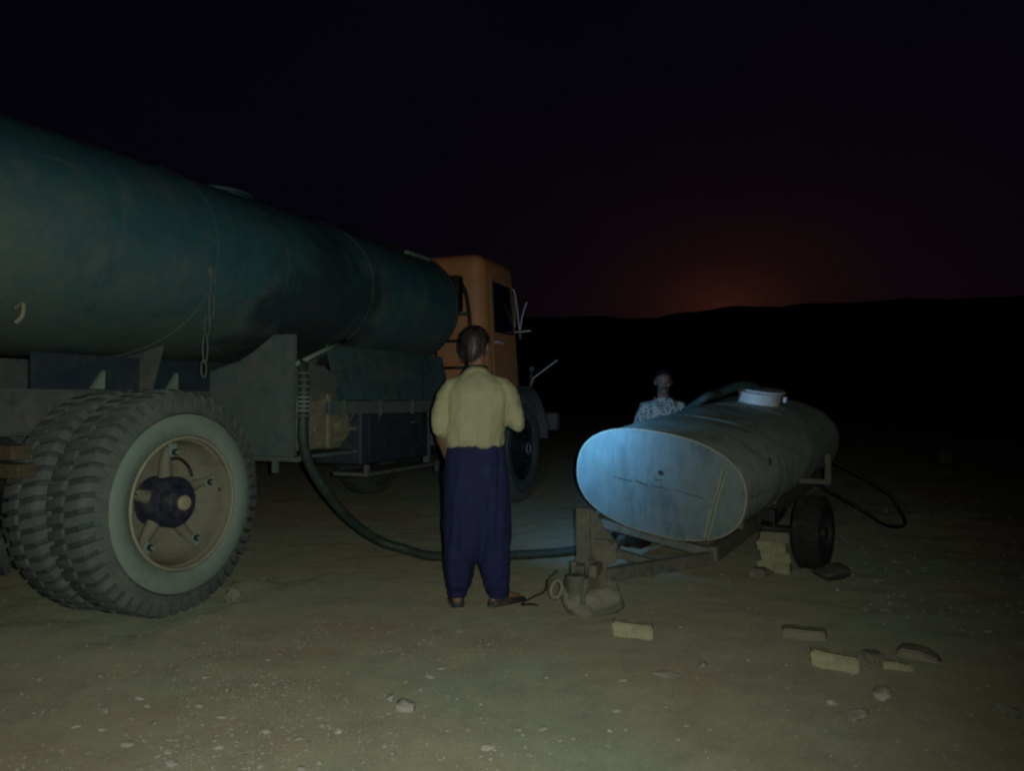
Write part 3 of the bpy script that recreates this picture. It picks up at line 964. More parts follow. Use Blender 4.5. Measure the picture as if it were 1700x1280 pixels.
# flat front end plate inside its folded rim
bm = NB()
rr = [oval(-.012, k) for k in (.993, .94, .86, .76, .64, .5, .36, .2, .07)]
for j, rg in enumerate(rr):
    for i, p in enumerate(rg):
        f = 1 - (1, .97, .9, .8, .66, .48, .3, .12, .03)[j]
        rg[i] = p - AX * (.012 * f + .007 * fbm(p * 3.0, 1.0, 2) * min(1, f * 4))
loft(bm, [oval(-.002, .993)] + rr)
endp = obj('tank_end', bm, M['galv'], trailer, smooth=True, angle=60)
bm = NB()
tube(bm, oval(-.004, .998), .0085, 8, closed=True)
obj('end_rim', bm, M['rim_edge'], endp, smooth=True)
for off in (-.012, .014):
    bm = NB()
    pts = [Q(-.022, .455 + off - .075 * t + .004 * math.sin(9 * t + off * 90), .205 - .50 * t) for t in [i / 14 for i in range(15)]]
    tube(bm, pts, .007, 6)
    obj('weld_seam', bm, M['rim_edge'], endp, smooth=True)
bm = NB()
cyl(bm, Q(-.014, .03, .085), Q(-.034, .03, .085), .016, 12)
obj('plug', bm, M['dark_steel'], endp)
# scuffed remains of a brush stroke across the end
for (l0, u0, l1, u1, r_) in ((-.31, -.015, -.17, -.018, .0035), (-.15, -.008, -.06, -.022, .0045), (-.02, -.018, .10, -.012, .004), (.05, .035, -.01, .030, .004), (.12, -.012, .34, -.022, .0028)):
    bm = NB()
    pts = [Q(-.0245, l0 + (l1 - l0) * t, u0 + (u1 - u0) * t + .009 * nz((t * 6, l0 * 20, 0))) for t in [i / 10 for i in range(11)]]
    tube(bm, pts, [r_ * (.5 + abs(nz((i * .7, u0 * 50, 4)))) for i in range(11)], 5)
    obj('scratch', bm, M['dark_steel'], endp)
for s in (.86, 1.74):
    bm = NB()
    tube(bm, oval(s, 1.003), .005, 6, closed=True)
    obj('seam_band', bm, M['frame'], shell, smooth=True)
bm = NB()
box(bm, Q(.55, .565, .17), (.07, .02, .06), TROT, .01)
obj('patch', bm, M['frame'], shell)
# hatch collar and lid ring
def disc(bm, s, l, u0, u1, r, seg=32, r2=None): cyl(bm, Q(s, l, u0), Q(s, l, u1), r, seg, r2)
bm = NB()
HS, HL = 2.08, 0.0
lathe(bm, [(.160, -.03), (.178, -.03), (.178, .09), (.190, .094), (.190, .106), (.160, .106)], 40)
bm.transform(Matrix.Translation(Q(HS, HL, .335)) @ TROT.to_4x4())
hatch = obj('hatch_collar', bm, M['bright_steel'], trailer, smooth=True, angle=40)
bm = NB()
box(bm, Q(HS + .05, .21, .40), (.05, .03, .05), TROT, .006)
obj('hinge', bm, M['bright_steel'], hatch)
bm = NB()
lathe(bm, [(.0, .0), (.185, .0), (.19, .008), (.185, .018), (.0, .024)], 36, closed=False)
bm.transform(Matrix.Translation(Q(HS + .03, .02, .446)) @ TROT.to_4x4())
obj('hatch_lid', bm, M['bright_steel'], hatch, smooth=True, angle=40)
# frame: two side beams, cross members, A-frame
def beam(name, a, b, w, h, m=M['frame'], parent=trailer):
    a = Vector(a); b = Vector(b)
    t = (b - a).normalized(); x, y = frame(t)
    # keep h along up
    up = (Vector((0, 0, 1)) - t * t.z).normalized(); sd = t.cross(up)
    bm = NB()
    L_ = (b - a).length
    box(bm, (a + b) / 2, (L_, w, h), Matrix((t, up.cross(t), up)).transposed(), .004)
    return obj(name, bm, m, parent)
for l in (.44, -.44):
    beam('side_beam', Q(-.02, l, -.375), Q(LEN - .05, l, -.345), .06, .10)
for s in (.04, .9, 1.7, 2.45):
    beam('cross_member', Q(s, -.40, -.385), Q(s, .40, -.385), .06, .06)
for s in (.5, 1.3, 2.1):
    for l in (.44, -.44):
        bm = NB()
        box(bm, Q(s, l, -.29), (.05, .05, .12), TROT, .004)
        obj('cradle', bm, M['frame'], trailer)
TIP = Vector((-.95, .02, .205))
beam('drawbar', Q(.0, .43, -.40), TIP + Vector((0, -.03, 0)), .055, .075)
beam('drawbar', Q(.0, -.43, -.40), TIP + Vector((0, .03, .02)), .055, .075)
beam('drawbar_tie', Q(-.36, -.30, -.41), Q(-.36, .31, -.41), .05, .05)
beam('drawbar_tie', Q(-.02, -.2, -.43), TIP + Vector((.2, .02, .02)), .05, .04)
# coupling head and jack plate
bm = NB()
box(bm, TIP + Vector((.0, 0, -.02)), (.18, .15, .07), None, .015)
cyl(bm, TIP + Vector((-.09, .0, -.07)), TIP + Vector((-.09, .0, .03)), .055, 20)
box(bm, TIP + Vector((.03, -.06, .045)), (.14, .05, .07), Matrix.Rotation(R(12), 3, 'Z'), .012)
cyl(bm, TIP + Vector((-.03, .05, .0)), TIP + Vector((-.03, .05, .09)), .018, 12)
obj('coupling', bm, M['frame'], trailer)
bm = NB()
prism(bm, [(.10, .02), (.10, .51), (.06, .53), (.02, .50), (-.02, .43), (-.08, .38), (-.11, .34), (-.11, .25), (-.04, .20), (-.06, .02)], 0, -.956, -.944)
box(bm, (-.955, -.03, .345), (.05, .12, .03), None, .004)
box(bm, (-.975, .095, .33), (.022, .09, .40), None, .004)
jp = obj('jack_plate', bm, M['frame'], trailer)
jp.location = (0.10, -.03, .055)
bm = NB()
for y in (-.05, .03):
    cyl(bm, TIP + Vector((-.08, y, .0)), TIP + Vector((-.10, y, -.13)), .016, 10)
obj('jack_leg', bm, M['frame'], trailer)
bm = NB()
pts = [TIP + Vector((-.12, .11, -.06)) + Vector((math.cos(a) * .02 , math.sin(a) * .035, math.cos(a) * .045)) for a in [2 * PI * i / 20 for i in range(20)]]
tube(bm, pts, .013, 8, closed=True)
obj('tow_ring', bm, M['rim'], trailer, smooth=True)
bm = NB()
tube(bm, spline([TIP + Vector((-.02, .16, .02)), TIP + Vector((-.06, .20, -.03)), TIP + Vector((-.05, .23, -.10)), TIP + Vector((-.03, .32, -.15)), TIP + Vector((-.05, .38, -.19)), TIP + Vector((-.1, .36, -.19)), TIP + Vector((-.12, .28, -.17)), TIP + Vector((-.15, .22, -.16))], 6), .006, 6)
obj('safety_wire', bm, M['wire'], trailer, smooth=True)
bm = NB()
cyl(bm, (1.05, .70, .255), (1.05, -.80, .255), .032, 14)
obj('axle', bm, M['black'], trailer, smooth=True)
for y in (.42, -.46):
    bm = NB()
    box(bm, (1.05, y, .335), (.09, .05, .13), None, .006)
    tube(bm, spline([(.72, y, .36), (.88, y, .315), (1.05, y, .298), (1.22, y, .315), (1.38, y, .36)], 5), .020, 6)
    obj('leaf_spring', bm, M['dark_steel'], trailer)
for s in (1, -1):
    bm = NB()
    lathe(bm, [(.155, -.02), (.16, 0), (.21, .012), (.242, .0), (.258, -.03), (.262, -.09), (.258, -.15), (.242, -.18), (.21, -.192), (.16, -.18), (.155, -.16)], 56)
    for k in range(28):
        a = 2 * PI * k / 28
        for z in (-.045, -.135):
            box(bm, (math.cos(a + z) * .262, math.sin(a + z) * .262, z), (.014, .036, .06), Matrix.Rotation(a + z, 3, 'Z'))
    tw = obj('wheel', bm, M['old_tyre'], trailer, smooth=True, angle=35)
    tw.location = (1.05, -.84 if s == 1 else .74, .255); tw.rotation_euler = (R(90) * s, 0, 0)
    bm = NB()
    lathe(bm, [(.0, -.06), (.06, -.06), (.07, -.04), (.115, -.06), (.142, -.03), (.155, -.005), (.155, -.03), (.12, -.09), (.0, -.09)], 36, closed=False)
    obj('rim', bm, M['dark_steel'], tw, smooth=True, angle=40)
    bm = NB()
    lathe(bm, [(.0, -.06), (.05, -.06), (.05, .0), (.0, .005)], 20, closed=False)
    obj('hub', bm, M['dark_steel'], tw, smooth=True, angle=40)
bm = NB()
box(bm, (1.30, -.80, .70), (.045, .045, .22), None, .004)
box(bm, (1.30, -.70, .60), (.04, .22, .04), None, .004)
obj('side_post', bm, M['frame'], trailer)
# hose loop hanging off the tail of the trailer
bm = NB()
tube(bm, spline([Q(2.3, .50, -.30), Q(2.25, .66, -.36), Vector((2.20, -.85, .30)), Vector((2.35, -1.02, .16)), Vector((2.65, -1.12, .13)), Vector((2.85, -1.05, .24)), Vector((2.84, -.9, .42)), Q(2.68, .35, -.1)], 8), .013, 8)
obj('tail_hose', bm, M['black'], trailer, smooth=True)

# ------------------------------------------------------------------ water hose between tanker and trailer
def gz(x, y, r): return ground_z(x, y) + r
HR = .036
q0 = TRUCK0 + HD * .985 + RT * 1.255
def world_Q(s, l, u):
    return trailer_mw @ Q(s, l, u)
trailer_mw = Matrix.Translation((0.971, 5.2, 0)) @ Matrix.Rotation(R(90) - .61, 4, 'Z')
hp = [Vector((q0.x, q0.y, 1.13)), Vector((q0.x, q0.y, .95)), Vector((q0.x + .02, q0.y + .05, .80)), Vector((-1.33, 5.45, .60)), Vector((-1.20, 5.68, .35)),
      Vector((-1.02, 5.88, .155))]
for x, y in ((-.82, 5.90), (-.62, 5.84), (-.42, 5.82), (-.15, 5.87), (.1, 5.94), (.35, 6.02), (.58, 6.12), (.72, 6.32), (.83, 6.6), (.98, 6.85), (1.12, 6.98)):
    hp.append(Vector((x, y, gz(x, y, HR))))
hp[6].z += .04
hp += [Vector((1.26, 7.02, .22)), Vector((1.36, 6.98, .60)), Vector((1.42, 6.86, .98))]
hp += [world_Q(1.50, -.30, .385), world_Q(1.68, -.22, .43), world_Q(1.83, -.14, .49), world_Q(1.97, -.06, .50), world_Q(2.06, 0.0, .45), world_Q(2.09, .01, .30)]
bm = NB()
tube(bm, spline(hp, 9), HR, 14)
tag(obj('water_hose', bm, M['hose'], None, smooth=True), 'long dark green water hose sagging from the tanker to the trailer hatch', 'hose')

# ------------------------------------------------------------------ people
def bake(bm, name, m, parent, voxel, smooth=4, disp=None):
    """fuse overlapping closed shapes into one continuous skin"""
    o = obj(name, bm, m, parent)
    md = o.modifiers.new('r', 'REMESH'); md.mode = 'VOXEL'; md.voxel_size = voxel
    ms = o.modifiers.new('s', 'SMOOTH'); ms.factor = .5; ms.iterations = smooth
    dg = bpy.context.evaluated_depsgraph_get()
    dg.update()
    me = bpy.data.meshes.new_from_object(o.evaluated_get(dg))
    o.modifiers.clear()
    old = o.data
    o.data = me
    bpy.data.meshes.remove(old)
    if not me.materials: me.materials.append(m)
    if disp:
        ns = [v.normal.copy() for v in me.vertices]
        for v, n in zip(me.vertices, ns):
            v.co = v.co + n * disp(v.co)
    for p in me.polygons: p.use_smooth = True
    return o
def limb(bm, pts, rad, seg=14):
    """closed tapered tube with rounded ends"""
    P_ = [Vector(p) for p in pts]
    a = (P_[0] - P_[1]).normalized(); b = (P_[-1] - P_[-2]).normalized()
    r0, r1 = rad[0], rad[-1]
    pre = [(P_[0] + a * r0 * .98, r0 * .18), (P_[0] + a * r0 * .7, r0 * .7)]
    post = [(P_[-1] + b * r1 * .7, r1 * .7), (P_[-1] + b * r1 * .98, r1 * .18)]
    al = pre + list(zip(P_, rad)) + post
    tube(bm, [p for p, _ in al], [r for _, r in al], seg)
def rings_loft(bm, secs, seg=28, n=2.3):
    """secs: (cx, cy, cz, rx, ry[, tiltx]) horizontal superellipses"""
    rs = []
    for s in secs:
        cx, cy, cz, rx, ry = s[:5]
        r = []
        for i in range(seg):
            a = 2 * PI * i / seg
            c, si = math.cos(a), math.sin(a)
            r.append(Vector((cx + rx * math.copysign(abs(c) ** (2 / n), c), cy + ry * math.copysign(abs(si) ** (2 / n), si), cz)))
        rs.append(r)
    loft(bm, rs)
def ell(bm, c, r, rot=None):
    m = Matrix.Translation(c)
    if rot is not None: m = m @ rot.to_4x4()
    bmesh.ops.create_uvsphere(bm, u_segments=24, v_segments=16, radius=1.0, matrix=m @ Matrix.Diagonal((*r, 1)))
def hand(bm, wrist, fwd, palm_n, thumb_side, curl=.6, k=1.0):
    """palm, four unequal bent fingers and a side thumb"""
    f = Vector(fwd).normalized(); n = Vector(palm_n); n = (n - f * n.dot(f)).normalized()
    s = f.cross(n) * thumb_side
    w = Vector(wrist)
    for t in (-.6, -.2, .2, .6):
        limb(bm, [w + f * .01 * k + s * t * .022 * k, w + f * .085 * k + s * t * .040 * k], [.014 * k, .013 * k], 10)
    for j, (off, L_) in enumerate(((.030, .070), (.010, .080), (-.011, .074), (-.031, .058))):
        p = w + f * .085 * k + s * off * k
        d = f.copy()
        pts = [p]
        for q_ in range(3):
            ang = curl * (.55 + .35 * q_)
            dd = (f * math.cos(ang) + n * math.sin(ang)).normalized()
            p = p + dd * L_ * k * (.42, .33, .25)[q_]
            pts.append(p)
        limb(bm, pts, [.0095 * k, .0088 * k, .0080 * k, .0070 * k], 10)
    p = w + f * .025 * k + s * .030 * k
    limb(bm, [p, p + (f * .6 + s * .7 + n * .3).normalized() * .04 * k, p + (f * .6 + s * .7 + n * .3).normalized() * .04 * k + (f * .9 + s * .15 + n * .5).normalized() * .035 * k], [.013 * k, .011 * k, .009 * k], 10)
def head(bm, c, rot, k=1.0):
    """skull, jaw, nose, brow, ears; faces local +Y"""
    def H_(x, y, z): return c + rot @ Vector((x * k, y * k, z * k))
    ell(bm, H_(0, -.012, .022), (.074 * k, .094 * k, .088 * k), rot)
    ell(bm, H_(0, .030, -.045), (.054 * k, .056 * k, .066 * k), rot)
    ell(bm, H_(0, .062, -.085), (.028 * k, .026 * k, .022 * k), rot)
    ell(bm, H_(0, .072, .022), (.050 * k, .016 * k, .012 * k), rot)
    limb(bm, [H_(0, .083, .012), H_(0, .098, -.022)], [.009 * k, .014 * k], 10)
    for s in (-1, 1):
        ell(bm, H_(.012 * s, .090, -.027), (.009 * k, .011 * k, .008 * k), rot)
        ell(bm, H_(.040 * s, .060, -.018), (.022 * k, .024 * k, .018 * k), rot)
        ell(bm, H_(.078 * s, -.012, -.008), (.010 * k, .020 * k, .032 * k), rot @ Matrix.Rotation(.3 * s, 3, 'Z'))
    ell(bm, H_(0, .082, -.055), (.022 * k, .012 * k, .006 * k), rot)
    ell(bm, H_(0, .080, -.066), (.020 * k, .012 * k, .007 * k), rot)
def hair(name, c, rot, m, parent, k=1.0, n=2600, nape=-.135, front=.075):
    """cap of hair plus many short strands lying along it"""
    bm = NB()
    rx, ry, rz = .083 * k, .103 * k, .097 * k
    def drop(p, x, y, z):   # hair grown down the nape
        return z - .068 * k * max(0.0, -p.z) ** 1.2 * max(0.0, min(1.0, .35 - p.y)) if p.z < 0 else z
    def inside(x, y, z):
        lim = nape + (y + .10) / .17 * (front - nape) if y > -.06 else nape + .02 * abs(x) / .08
        if y > -.06: lim = max(nape, -.06 + (y + .06) * 1.05)
        return z > lim
    bm2 = bmesh.ops.create_uvsphere(bm, u_segments=40, v_segments=28, radius=1.0)
    kill = []
    for v in bm.verts:
        p = v.co
        x, y, z = p.x * rx, p.y * ry - .012 * k, p.z * rz + .022 * k
        if not inside(x / k, y / k, z / k): kill.append(v)
        d = 1 + .05 * nz((p.x * 3, p.y * 3, p.z * 3)) + .03 * nz((p.x * 11, p.y * 11, p.z * 6))
        v.co = c + rot @ Vector((x * d, y * d, drop(p, x, y, z) * d))
    bmesh.ops.delete(bm, geom=kill, context='VERTS')
    rnd = random.Random(3)
    crown = Vector((0.1, -.45, .88)).normalized()
    for _ in range(n):
        while True:
            p = Vector((rnd.gauss(0, 1), rnd.gauss(0, 1), rnd.gauss(0, 1))).normalized()
            x, y, z = p.x * rx, p.y * ry - .012 * k, p.z * rz + .022 * k
            if inside(x / k, y / k, z / k): break
        flow = (p - crown * p.dot(crown))
        if flow.length < .05: flow = Vector((1, 0, 0))
        flow = (flow.normalized() + Vector((rnd.uniform(-.35, .35), rnd.uniform(-.35, .35), -.35))).normalized()
        side = p.cross(flow).normalized()
        L_ = rnd.uniform(.14, .32); wd = .010
        prev = None
        for q_ in range(4):
            pp = (p + flow * L_ * q_ / 3).normalized() * (1.02 + .075 * math.sin(q_ / 3 * 2.4) * rnd.uniform(.2, 1.5))
            pt = Vector((pp.x * rx, pp.y * ry - .012 * k, drop(pp, 0, 0, pp.z * rz + .022 * k)))
            sd = Vector((side.x * rx, side.y * ry, side.z * rz)) * wd * (1 - q_ / 4)
            a_ = bm.verts.new(c + rot @ (pt - sd)); b_ = bm.verts.new(c + rot @ (pt + sd))
            if prev: bm.faces.new((prev[0], prev[1], b_, a_))
            prev = (a_, b_)
    o = obj(name, bm, m, parent, smooth=True)
    return o

# --- the man in the yellow shirt, seen from behind (local +Y is away from the camera)
man = empty('person', (-.196, 4.58, ground_z(-.196, 4.58)), 0)
tag(man, 'person seen from behind in pale yellow shirt and baggy navy trousers beside the tanker', 'person')
hc = Vector((-.022, .045, 1.540)); hrot = Matrix.Rotation(R(-16), 3, 'Z') @ Matrix.Rotation(R(-12), 3, 'X')
ELB_L, WR_L = Vector((-.230, -.030, 1.055)), Vector((-.190, .125, .87))
ELB_R, WR_R = Vector((.222, .0, 1.085)), Vector((.150, .235, 1.135))
SH_L, SH_R = Vector((-.178, 0, 1.305)), Vector((.163, 0, 1.305))
bm = NB()
rings_loft(bm, [(-.01, 0, .80, .14, .10), (-.01, 0, .90, .150, .10), (-.012, 0, 1.0, .142, .10), (-.012, 0, 1.15, .150, .10), (-.01, -.005, 1.25, .150, .09), (-.01, 0, 1.30, .105, .06), (-.01, .005, 1.35, .055, .045)])
limb(bm, [(-.01, .008, 1.34), (-.015, .020, 1.42), (-.02, .03, 1.50)], [.050, .051, .054])
head(bm, hc, hrot, 1.0)
for sh, el, wr, ts in ((SH_L, ELB_L, WR_L, 1), (SH_R, ELB_R, WR_R, -1)):
    limb(bm, [sh + Vector((-.03 * (1 if sh.x > 0 else -1), 0, -.03)), sh.lerp(el, .5), el], [.042, .042, .037])
    limb(bm, [el, el.lerp(wr, .35), wr], [.036, .039, .027])
hand(bm, WR_L, (WR_L - ELB_L) + Vector((.06, .05, 0)), (.8, .3, .2), -1, .7)
hand(bm, WR_R, Vector((-.45, .55, .05)), (-.2, -.2, -1), 1, 1.3)
for s, kx, ax_, ay_ in ((-1, -.105, -.125, .0), (1, .10, .115, .0)):
    limb(bm, [(.085 * s - .01, 0, .82), (kx, .02, .45), (ax_, ay_, .09)], [.085, .058, .040])
FT = ((-.128, 8), (.118, -48))
for x, yaw in FT:
    d = Matrix.Rotation(R(yaw), 3, 'Z') @ Vector((0, 1, 0))
    limb(bm, [Vector((x, 0, .05)) - d * .03, Vector((x, 0, .045)) + d * .08, Vector((x, 0, .032)) + d * .15], [.034, .034, .026])
bd = bake(bm, 'person_body', M['skin'], man, .0055, 3)
hair('hair', hc, hrot, M['hair'], man, 1.0, 3600)
for s in (-1, 1):
    bm = NB()
    ell(bm, hc + hrot @ Vector((.030 * s, .076, .006)), (.012, .012, .010), hrot)
    obj('eye', bm, M['eye'], man, smooth=True)
# shirt
bm = NB()
rings_loft(bm, [(-.025, 0, .935, .160, .108), (-.025, -.002, .955, .178, .124), (-.022, -.004, .99, .184, .132), (-.018, -.004, 1.08, .178, .130), (-.014, -.004, 1.18, .180, .126), (-.010, -.006, 1.26, .180, .118),
                (-.008, -.004, 1.315, .160, .100), (-.010, .0, 1.358, .118, .082), (-.012, .008, 1.388, .080, .072), (-.013, .012, 1.402, .072, .068)])
def sleeve(sh, el, wr, t, r):
    cuff = el.lerp(wr, t)
    limb(bm, [Vector((-.01 + (sh.x + .01) * .45, 0, 1.335)), Vector((-.01 + (sh.x + .01) * .86, 0, 1.300)), sh.lerp(el, .20) , sh.lerp(el, .45), sh.lerp(el, .75), el], [.048, .060, r * .98, r, r * .98, r * .90], 18)
    limb(bm, [el, cuff], [r * .92, r * .86], 18)
sleeve(SH_L, ELB_L, WR_L, .06, .058)
sleeve(SH_R, ELB_R, WR_R, .30, .058)
def shirt_fold(p):
    z = p.z
    d = .013 * nz((p.x * 9 + 4 * p.z, p.y * 6, p.z * 4 + 2)) + .006 * nz((p.x * 15 - 9 * p.z, p.y * 9, p.z * 7 + 5)) + .004 * nz((p.x * 22, p.y * 22, p.z * 9))
    if abs(p.x + .012) < .16 and p.y < 0: d += -.008 * math.exp(-((p.x + .010 + .008 * math.sin(p.z * 9)) / .012) ** 2)
    if z < 1.02: d += .007 * nz((p.x * 26, 0, p.z * 5)) * min(1, (1.02 - z) / .05)
    if p.x > .15 or p.x < -.17: d += .006 * nz((p.x * 12, p.y * 14, p.z * 30))
    return d
sh = bake(bm, 'shirt', M['shirt'], man, .0065, 3, shirt_fold)
bm = NB()
pts = []
for i in range(28):
    a = 2 * PI * i / 28
    pts.append((-.014 + .066 * math.cos(a), .012 + .064 * math.sin(a) , 1.400 - .012 * math.sin(a)))
lo = [bm.verts.new((x * 1.10 + .001, (y - .012) * 1.12 + .012, z - .022)) for x, y, z in pts]
hi = [bm.verts.new((x, y, z + .016)) for x, y, z in pts]
ins = [bm.verts.new((-.014 + (x + .014) * .93, .012 + (y - .012) * .93, z - .01)) for x, y, z in pts]
for k in range(28):
    k2 = (k + 1) % 28
    bm.faces.new((lo[k], lo[k2], hi[k2], hi[k])); bm.faces.new((hi[k], hi[k2], ins[k2], ins[k]))
obj('collar', bm, M['shirt'], sh, smooth=True)
# baggy trousers: one wide bag that splits low
bm = NB()
rings_loft(bm, [(-.018, 0, .965, .160, .112), (-.018, 0, .945, .168, .118), (-.017, 0, .90, .180, .130), (-.015, -.004, .80, .192, .146), (-.012, -.002, .65, .197, .150), (-.010, .0, .50, .199, .146), (-.008, .0, .38, .196, .132), (-.008, 0, .30, .186, .112), (-.008, 0, .265, .165, .08)], 32, 2.5)
rings_loft(bm, [(-.115, 0, .45, .08, .11), (-.112, 0, .32, .094, .115), (-.115, 0, .22, .090, .102), (-.120, 0, .14, .074, .084), (-.125, .004, .09, .060, .068), (-.127, .006, .062, .054, .060)], 22)
rings_loft(bm, [(.095, 0, .45, .085, .11), (.096, 0, .32, .092, .115), (.100, 0, .22, .088, .102), (.108, 0, .14, .074, .084), (.114, .004, .09, .066, .068), (.117, .006, .058, .060, .062)], 22)
def trouser_fold(p):
    a = math.atan2(p.y, p.x + .01)
    f = min(1.0, max(0.0, (.95 - p.z) / .15))
    d = .012 * nz((a * 2.6 + p.z * 1.5, p.z * 2.4, .5)) * f + .009 * nz((a * 4.5 - p.z * 3, p.z * 4.5, 4.0)) * f + .006 * nz((a * 3, p.z * 11, 8.0)) * max(0, .6 - p.z)
    d += .004 * nz((p.x * 20, p.y * 20, p.z * 11))
    if p.y < 0 and p.z > .2: d -= .012 * math.exp(-((p.x + .004 + .012 * math.sin(p.z * 7)) / .022) ** 2) * min(1, max(0, (.75 - p.z) / .3))
    if p.y < 0.05: d -= .009 * math.exp(-((p.x - .118 - .03 * (p.z - .6)) / .013) ** 2) * (1 if p.z > .35 else 0)
    if p.z < .18: d += .008 * nz((a * 1.6, p.z * 26, 1))
    return d
bake(bm, 'trousers', M['trousers'], man, .0065, 3, trouser_fold)
for x, yaw in FT:
    bm = NB()
    rot = Matrix.Rotation(R(yaw), 3, 'Z')
    secs = [(-.062, .03, .040), (-.045, .040, .062), (0, .044, .070), (.06, .046, .062), (.11, .048, .050), (.16, .042, .040), (.195, .026, .030)]
    rgs = []
    for yy, hw, hh in secs:
        rg = []
        for i in range(14):
            a = 2 * PI * i / 14
            rg.append(Vector((x, 0, 0)) + rot @ Vector((hw * math.cos(a), yy, max(.004, hh * .5 + hh * .5 * math.sin(a) * 1.1))))
        rgs.append(rg)
    loft(bm, rgs)
    so = obj('shoe', bm, M['leather'], man, smooth=True)
    bm = NB()
    for yy, w_, L_ in ((-.035, .08, .06), (.09, .094, .17)):
        box(bm, Vector((x, 0, .004)) + rot @ Vector((0, yy, 0)), (w_, L_, .016), rot, .005)
    obj('sole', bm, M['rim'], so)

# torch in his right hand, throwing cold light on the trailer
TO = man.location + WR_R + Vector((-.045, .075, -.005))
aim = Vector((1.25, 6.6, 1.0)) - TO
tq = aim.to_track_quat('X', 'Z')
torch = empty('torch', TO)
torch.rotation_mode = 'QUATERNION'; torch.rotation_quaternion = tq
tag(torch, 'small black torch held in the hand of the person in yellow, lighting the trailer', 'torch')
bm = NB()
cyl(bm, (-.08, 0, 0), (.045, 0, 0), .013, 16)
cyl(bm, (.045, 0, 0), (.075, 0, 0), .013, 16, .019)
obj('torch_body', bm, M['black'], torch, smooth=True, angle=40)
lens_m = bpy.data.materials.new('torch_lens'); lens_m.use_nodes = True
pb_ = lens_m.node_tree.nodes['Principled BSDF']
pb_.inputs['Emission Color'].default_value = (.5, .8, 1, 1); pb_.inputs['Emission Strength'].default_value = 6
bm = NB()
cyl(bm, (.0745, 0, 0), (.0765, 0, 0), .017, 16)
obj('torch_lens', bm, lens_m, torch, smooth=True, angle=40)
tl = lamp('torch_beam', 'SPOT', (.085, 0, 0), 78.0, (.17, .52, 1.0), torch)
tl.data.spot_size = R(120); tl.data.spot_blend = 1.0; tl.data.shadow_soft_size = .015
tl.rotation_euler = (0, R(-90), 0)

# --- the man behind the trailer, facing us, leaning to the hose
man2 = empty('person', (1.40, 7.22, .01), R(180 - 6))
tag(man2, 'person in pale spotted shirt leaning behind the tank trailer, facing us', 'person')
h2 = Vector((.0, .16, 1.372)); hr2 = Matrix.Rotation(R(-14), 3, 'X')
def tl_(z): return .10 * max(0, (z - .75)) / .5   # forward lean of the trunk
bm = NB()
rings_loft(bm, [(0, 0, .72, .14, .10), (0, tl_(.85), .85, .145, .10), (0, tl_(1.0), 1.0, .15, .10), (0, tl_(1.10), 1.10, .145, .09), (0, tl_(1.16), 1.16, .10, .07), (0, tl_(1.22), 1.22, .07, .06)])
limb(bm, [(0, .09, 1.19), (0, .12, 1.27), (0, .14, 1.33)], [.056, .052, .052])
head(bm, h2, hr2, .96)
S2 = ((Vector((-.175, .085, 1.155)), Vector((-.235, .12, .92)), Vector((-.09, .30, .99))), (Vector((.175, .085, 1.155)), Vector((.225, .12, .92)), Vector((.06, .30, 1.02))))
for s_, e_, w_ in S2:
    limb(bm, [s_ + Vector((-.03 * (1 if s_.x > 0 else -1), 0, -.035)), s_.lerp(e_, .5), e_], [.040, .040, .036]); limb(bm, [e_, e_.lerp(w_, .4), w_], [.038, .037, .027])
hand(bm, S2[0][2], (.6, .5, .1), (.2, .2, -1), 1, 1.2)
hand(bm, S2[1][2], (-.6, .5, .1), (-.2, .2, -1), -1, 1.2)
for s in (-1, 1):
    limb(bm, [(.085 * s, 0, .74), (.10 * s, .04, .42), (.105 * s, -.02, .07)], [.08, .056, .04])
    limb(bm, [(.105 * s, -.04, .04), (.115 * s, .06, .04), (.12 * s, .13, .03)], [.035, .035, .026])
bake(bm, 'person_body', M['dark_skin'], man2, .0065, 3)
hair('hair', h2, hr2, M['black'], man2, .96, 900)
for s in (-1, 1):
    bm = NB()
    ell(bm, h2 + hr2 @ Vector((.030 * s, .074, .006)), (.008, .010, .006), hr2)
    obj('eye', bm, M['dark_eye'], man2, smooth=True)
bm = NB()
limb(bm, [h2 + hr2 @ Vector((-.026, .080, -.046)), h2 + hr2 @ Vector((0, .092, -.040)), h2 + hr2 @ Vector((.026, .080, -.046))], [.005, .008, .005], 8)
obj('moustache', bm, M['black'], man2, smooth=True)
bm = NB()
rings_loft(bm, [(0, 0, .72, .168, .125), (0, tl_(.85), .85, .168, .125), (0, tl_(1.0), 1.0, .175, .122), (0, tl_(1.1), 1.1, .184, .115), (0, tl_(1.16), 1.16, .15, .10), (0, tl_(1.19), 1.195, .11, .08), (0, tl_(1.22), 1.225, .072, .066)])
for s_, e_, w_ in S2:
    limb(bm, [Vector((s_.x * .45, s_.y, s_.z + .01)), Vector((s_.x * .9, s_.y, s_.z - .012)), s_.lerp(e_, .5), e_], [.045, .056, .060, .055], 16); limb(bm, [e_, e_.lerp(w_, .75)], [.055, .045], 16)
s2 = bake(bm, 'shirt', M['spotted'], man2, .008, 3, lambda p: .006 * nz(p * 14))
for s in (-1, 1):
    bm = NB()
    A = [Vector((.012 * s, .205, 1.12)), Vector((.070 * s, .165, 1.215)), Vector((.078 * s, .105, 1.235)), Vector((.095 * s, .185, 1.165))]
    vs = [bm.verts.new(p) for p in A] + [bm.verts.new(p + Vector((0, .006, .003))) for p in A]
    bm.faces.new(vs[:4]); bm.faces.new(vs[4:])
    for i in range(4): bm.faces.new((vs[i], vs[(i + 1) % 4], vs[4 + (i + 1) % 4], vs[4 + i]))
    obj('collar', bm, M['spotted'], s2)
bm = NB()
rings_loft(bm, [(0, 0, .79, .155, .115), (0, 0, .70, .16, .12), (0, .01, .62, .15, .11)])
